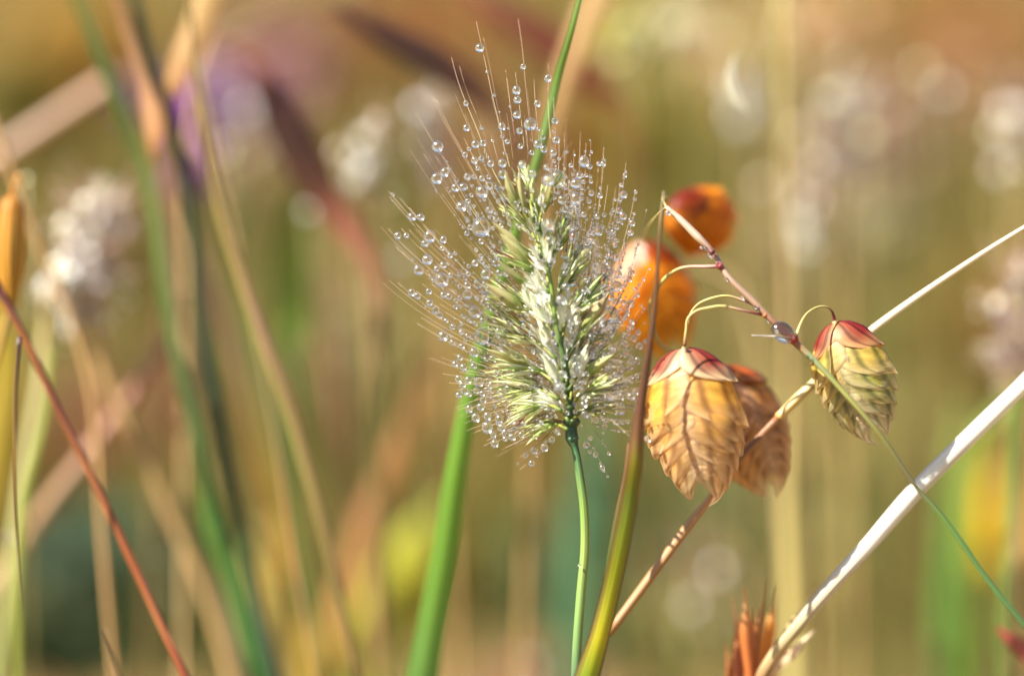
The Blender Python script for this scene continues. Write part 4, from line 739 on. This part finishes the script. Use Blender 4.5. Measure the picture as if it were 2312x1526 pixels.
def add_awn(line, z0, z1, r):
    AW.append((line, z0, z1, r))
used = set()
for (x, y) in TIPS:
    ln = streamline(x, y, 2, 60); z0 = ZH + rng.uniform(-.15, .15); add_awn(ln, z0, z0 + rng.uniform(-.35, .55), rng.uniform(0.7, 1.0))
def near_awn(x, y, tol):
    best = None
    for k, (ln, z0, z1, r) in enumerate(AW):
        for i, (a, b) in enumerate(ln):
            d = math.hypot(a - x, b - y)
            if d < tol and (best is None or d < best[0]): best = (d, z0 + (z1 - z0) * i / max(1, len(ln) - 1))
    return best
drops = []
for (x, y, r) in DROPS:
    if axis_dist(x, y) < 45:
        drops.append((x, y, r, ZH - 0.42 + rng.uniform(-.06, .06) - W(r))); 
        continue
    nb = near_awn(x, y + 2, r * 0.75 + 2)
    if nb: z = nb[1]
    else:
        z0 = ZH + rng.uniform(-.2, .15); z1 = z0 + rng.uniform(-.3, .35); ln = streamline(x, y - r * .3, rng.uniform(8, 50), 60)
        add_awn(ln, z0, z1, rng.uniform(.6, .85)); z = near_awn(x, y, 20)[1]
    drops.append((x, y, r, z))
# filler awns fanning out of every spikelet
for k in range(130):
    i = rng.randrange(17); bx, by, tx, ty, spd, n = SPK[i]
    f = rng.uniform(-1, 1); an = math.atan2(ty - by, tx - bx) + f * spd * 1.3; L0 = math.hypot(tx - bx, ty - by)
    x, y = bx + math.cos(an) * L0 * rng.uniform(.9, 1.3), by + math.sin(an) * L0 * rng.uniform(.9, 1.3)
    short = 0.5 if (i in (0, 1, 14, 15, 16) or (tx > bx and i > 9)) else 1.0
    ln = streamline(x, y, rng.uniform(10, 95) * short, 40); z0 = ZH + rng.uniform(-.25, .25); add_awn(ln, z0, z0 + rng.uniform(-.7, .9), rng.uniform(.5, .8))
# short bristles across the front
for k in range(170):
    i = rng.randrange(len(SPK)); bx, by, tx, ty, spd, n = SPK[i]; t = rng.uniform(.2, .8)
    x, y = bx + (tx - bx) * t + rng.uniform(-15, 15), by + (ty - by) * t + rng.uniform(-15, 15); an = math.atan2(ty - by, tx - bx) + rng.uniform(-.7, .7); L = rng.uniform(40, 90)
    ln = [(x + math.cos(an + j * .02) * L * j / 6, y + math.sin(an + j * .02) * L * j / 6) for j in range(7)]
    add_awn(ln, ZH - .1, ZH - rng.uniform(.2, .6), rng.uniform(.4, .7))
AW.sort(key=lambda a: -len(a[0]))
mar, tn, gr = C(145, 75, 78), C(235, 205, 172), C(205, 205, 145)
rest = MB(); per = {}
for k, (ln, z0, z1, r) in enumerate(AW):
    n = len(ln)
    if n < 3: continue
    step = max(1, n // 7); idxs = list(range(0, n - 1, step)) + [n - 1]
    pts = [P(ln[i][0], ln[i][1], z0 + (z1 - z0) * i / (n - 1)) for i in idxs]
    ca = mar if rng.random() < .6 else gr
    col = full([ca, mixc(ca, tn, .3), mixc(ca, tn, .7), tn, tn], len(pts))
    rad = full([W(r * 1.25), W(r), W(r * .85), W(r * .45)], len(pts))
    if k < 96:
        mb = MB(); tube(mb, pts, [x * .7 for x in rad], col, 6, n=len(pts) * 2)
        so_ = min(spk_objs, key=lambda s: (s[1] - ln[0][0]) ** 2 + (s[2] - ln[0][1]) ** 2 * 1.0)[0]
        mb.build('awn', M['awn'], so_, hroot)
    else:
        tube(rest, pts, [x * .66 for x in rad], col, 5, n=len(pts) * 2)
tag(rest.build('bristles', M['awn'], head, hroot), kind='stuff')

# small drops strung along the awns
small = []
def clear_of(x, y, r):
    for (a, b, q_, z) in drops:
        if abs(a - x) < q_ + r and abs(b - y) < q_ + r and math.hypot(a - x, b - y) < (q_ + r) * .85: return False
    return True
for k, (ln, z0, z1, r) in enumerate(AW):
    n = len(ln)
    if n < 4: continue
    right = ln[-1][0] > 1290
    p_ = 0.85 if right else 0.36
    for i in range(1, n):
        fr = i / (n - 1)
        if ln[i][1] < 340 and rng.random() < 0.85: continue
        if fr > 0.8 and not right and rng.random() < .9: continue
        if rng.random() < p_ * (1.0 if fr < .75 else .35):
            rr = min(6.5, 2.0 + rng.expovariate(0.65)); x = ln[i][0] + rng.uniform(-2, 2); y = ln[i][1] + rr * .4
            if clear_of(x, y, rr): small.append((x, y, rr, z0 + (z1 - z0) * fr))
for k in range(150):
    i = rng.randrange(len(AXIS) - 6) + 4; (a, b), (c, d) = AXIS[i], AXIS[i + 1]; t = rng.random()
    x, y, rr = a + (c - a) * t + rng.gauss(0, 48), b + (d - b) * t + rng.gauss(0, 12), rng.uniform(2.5, 6.5)
    if clear_of(x, y, rr): small.append((x, y, rr, ZH - .36 - rng.random() * .1 + abs(x - a) * .0015))
alld = sorted(drops + small, key=lambda d: -d[2])
named = {(988, 331): 'clear dew drop hung alone on the upper left bristles', (1083, 109): 'highest dew drop, alone near the top of the tallest bristles', (1197, 281): 'large pear shaped dew drop at the foot of the tall top bristles',
 (1318, 365): 'square looking dew drop on two upright bristles right of the head top', (1237, 177): 'lone dew drop touching the tall green stem near its top', (1166, 204): 'upper of two dew drops stacked on a top bristle',
 (1168, 226): 'lower of two dew drops stacked on a top bristle', (997, 632): 'largest dew drop on the left bristles', (1086, 513): 'big swollen dew drop against the upper left spikelets', (1378, 710): 'large streaky dew drop among the right hand bristles',
 (1310, 771): 'large clear dew drop right of the central stalk', (1448, 912): 'dew drop half hidden behind the brown leaf', (887, 440): 'tiny dew drop at the far left tip of a bristle', (1258, 405): 'big reddish dew drop near the top of the head',
 (1000, 758): 'dew drop where two bristles meet at the lower left', (970, 534): 'bright dew drop on the left bristles above the paired drops', (945, 609): 'dew drop on the left bristles nearest the left, beside the largest one', (1278, 573): 'round dew drop over the central stalk with a dark middle',
 (1354, 838): 'upper of two touching dew drops right of the stalk base', (1339, 860): 'lower of two touching dew drops right of the stalk base'}
def region(x, y):
    if y < 345: return 'among the tall top bristles of the grass head'
    if y > 965 : return 'under the base of the grass head'
    if x < 1140: return 'on the upper left bristles' if y < 520 else ('on the middle left bristles' if y < 720 else ('on the lower left bristles' if y < 850 else 'on the bottom left bristles'))
    if x < 1290: return 'on the upper spikelets of the head' if y < 560 else ('over the pale centre of the head' if y < 860 else 'over the base of the head')
    return 'on the upper right bristles' if y < 560 else ('on the middle right bristles' if y < 720 else ('on the lower right bristles' if y < 860 else 'on the bottom right bristles'))
def put_drop(p, r, me=DM):
    o = bpy.data.objects.new('dew_drop', me); COL.objects.link(o); o.location = p
    k = rng.uniform(-.08, .08); o.scale = (r * (1 + k), r * (1 + rng.uniform(-.05, .05)), r * (1 - k)); o.rotation_euler = (rng.uniform(-.2, .2), rng.uniform(-.25, .25), rng.uniform(0, 6))
    return o
extra = []
for k, (x, y, r, z) in enumerate(alld[:288]):
    o = put_drop(P(x, y, z), W(r, z)); lab = named.get((x, y))
    size = 'large' if r > 11 else ('mid sized' if r > 7 else 'small')
    reg = region(x, y)
    tag(o, lab or (size + ' clear dew drop ' + reg), 'dew drop', None if lab else size + ' dew drops ' + reg)
o = balls('fine_dew', [(P(x, y, z), W(r, z)) for (x, y, r, z) in alld[288:2200]], WATER); tag(o, 'fine beads of dew strung along the bristles of the grass head', 'dew', kind='stuff')
print('DROPS', len(alld), 'AWNS', len(AW))

rg = random.Random(77)
for k in range(16):
    t_ = rg.random(); i = int(t_ * 6) + 2; a, b = _culm[i], _culm[i + 1]; p = a.lerp(b, rg.random()) - CF * .03 - CU * .045 + CR * rg.uniform(-.04, .04)
    tag(put_drop(p, W(rg.uniform(2.2, 4.2))), 'minute dew bead clinging to the quaking grass stalk', 'dew drop', 'minute dew beads on the quaking grass stalk')
# single drops elsewhere
o = put_drop(P(1768, 750, 31.75), W(24)); o.scale = (W(30), W(20), W(21)); o.rotation_euler = (0, R(35), 0); tag(o, 'large clear drop resting in the fork of the quaking grass stalk', 'dew drop')
for (x, y, z, r, lab) in [(1462, 990, 31.7, 8, 'dew drop clinging to the left side of the large papery spikelet'), (455, 1048, 37.3, 8, 'blurred dew drop seen as a pale ring at the tip of a green blade'),
        (2262, 1507, 36.6, 8, 'blurred dew drop at the bottom right corner'), (893, 622, 40, 10, 'faint blurred dew drop left of the bristly head'), (1308, 1276, 32.0, 4, 'tiny dew drop on the left side of the head stalk'),
        (1508, 481, 31.85, 6, 'tiny dew drop at the top end of the quaking grass stalk'), (18, 1210, 36, 10, 'blurred dew drop low on the left edge'), (1672, 195, 47, 12, 'blurred drop giving a bright crescent at the upper right')]:
    tag(put_drop(P(x, y, z), W(r, z)), lab, 'dew drop')

# ------------------------------------------------------------------ blurred bristly heads in the background
def far_head(px0, py0, px1, py1, z, spread, nl, na, nd, cols, label, seed, stem=None, scol=C(185, 150, 95), sw=26, dr=(4, 9), nb=5):
    rg = random.Random(seed); b, t = P(px0, py0, z), P(px1, py1, z); sp = path(stem, z) if stem else [b, P(px0 + 5, py0 + 200, z)]
    gp = to_ground([b] + sp[1:] if stem else sp); root = gp[-1].copy(); root.z = 0
    th = thing('bristly_grass', root, label, 'grass')
    mb = MB(); tube(mb, [t] + gp, [W(4, z)] + [W(sw * .3, z)] + [W(sw, z) / 2] * (len(gp) - 1), scol, 8); mb.build('stem', M['stem'], th, root)
    mb = MB(); aw = MB(); S = W(spread, z); ax = (t - b).normalized()
    for k in range(nl):
        f = rg.random(); p = b.lerp(t, f); d = (rv(rg).normalized() + ax * .9).normalized(); c = jit(tuple(x * (0.45 if z > 41 else 1) for x in rg.choice(cols)), .2, rg)
        lens_leaf(mb, p + d * S * .1, d, S * rg.uniform(.5, .9), W(rg.uniform(12, 20), z), c, rg, droop=0)
    mb.build('spikelets', M['lemma'], th, root)
    for k in range(na):
        f = rg.random(); p = b.lerp(t, f); d = (rv(rg).normalized() + ax * .8).normalized(); L = S * rg.uniform(1.0, 1.7)
        tube(aw, [p, p + d * L * .5, p + d * L + ax * L * .08], [W(1.6, z), W(1.3, z), W(.6, z)], jit(rg.choice([tn, mar, C(225, 190, 165)]), .15, rg), 4, n=4)
    tag(aw.build('bristles', M['awn'], th, root), kind='stuff')
    lst = []
    for k in range(nd):
        f = rg.random(); p = b.lerp(t, f); d = (rv(rg).normalized() + ax * .6).normalized(); lst.append((p + d * S * rg.uniform(.4, 1.2), W(rg.uniform(*dr), z)))
    o = balls('fine_dew', lst, FARWATER)
    for k in range(nb):  # white specks added so the blurred head shows discs of light
        mb = MB()
        f = rg.random(); p = b.lerp(t, f) + (rv(rg) - CR * .35 + CU * .3 - CF * .5) * S * .62; r = W(rg.uniform(9, 20), z); dv = (rv(rg) + ax).normalized()
        tube(mb, [p - dv * r * 1.3, p, p + dv * r * 1.3], [r * .3, r, r * .25], jit(rg.choice([C(255, 255, 250), C(255, 245, 235), C(255, 250, 225)]), .03, rg), 8, n=6)
        mb.build('bokeh_speck', M['awn'], th, root)
    tag(o, 'beads of dew over the ' + label.split(',')[0], 'dew', kind='stuff')
wh = [C(255, 250, 240), C(255, 235, 225), C(235, 228, 190), C(250, 215, 200)]
far_head(165, 740, 235, 480, 38.3, 110, 150, 130, 90, wh, 'blurred pinkish white bristly head at the left, bowed on a tan stalk', 41,
         stem=[(165, 740), (180, 690), (240, 860), (300, 975), (380, 1150), (460, 1330), (525, 1526)], nb=48)
far_head(2290, 880, 2310, 640, 38.0, 95, 90, 110, 60, [C(215, 195, 165), C(190, 185, 120), C(225, 200, 190)], 'blurred beige bristly head at the right edge, above the white stalk', 42)
far_head(1900, 420, 1915, 230, 45, 95, 70, 70, 40, wh, 'blurred pale bristly head in the upper right, brightest of its row', 43, sw=16)
far_head(1820, 560, 1835, 440, 45, 70, 60, 50, 22, [C(215, 175, 155), C(200, 180, 130)], 'small blurred beige bristly head, below the bright one at upper right', 44, sw=14)
far_head(2290, 400, 2310, 220, 45, 75, 60, 60, 26, [C(225, 185, 165), C(215, 190, 140)], 'blurred rosy bristly head, at the upper right edge', 45, sw=14)
far_head(1000, 420, 970, 240, 43, 60, 60, 50, 20, [C(225, 195, 185), C(190, 165, 150)], 'blurred lilac grey bristly head, behind the upper left bristles', 46, sw=14)
far_head(835, 460, 850, 300, 42, 55, 60, 40, 26, [C(225, 175, 145), C(180, 170, 100)], 'blurred rosy bristly head, left of the dewy bristles', 47, sw=12)
far_head(1690, 330, 1690, 200, 50, 60, 40, 40, 14, [C(240, 225, 180), C(215, 200, 130)], 'blurred cream bristly head, beside the upper upright stalk', 48, sw=12)
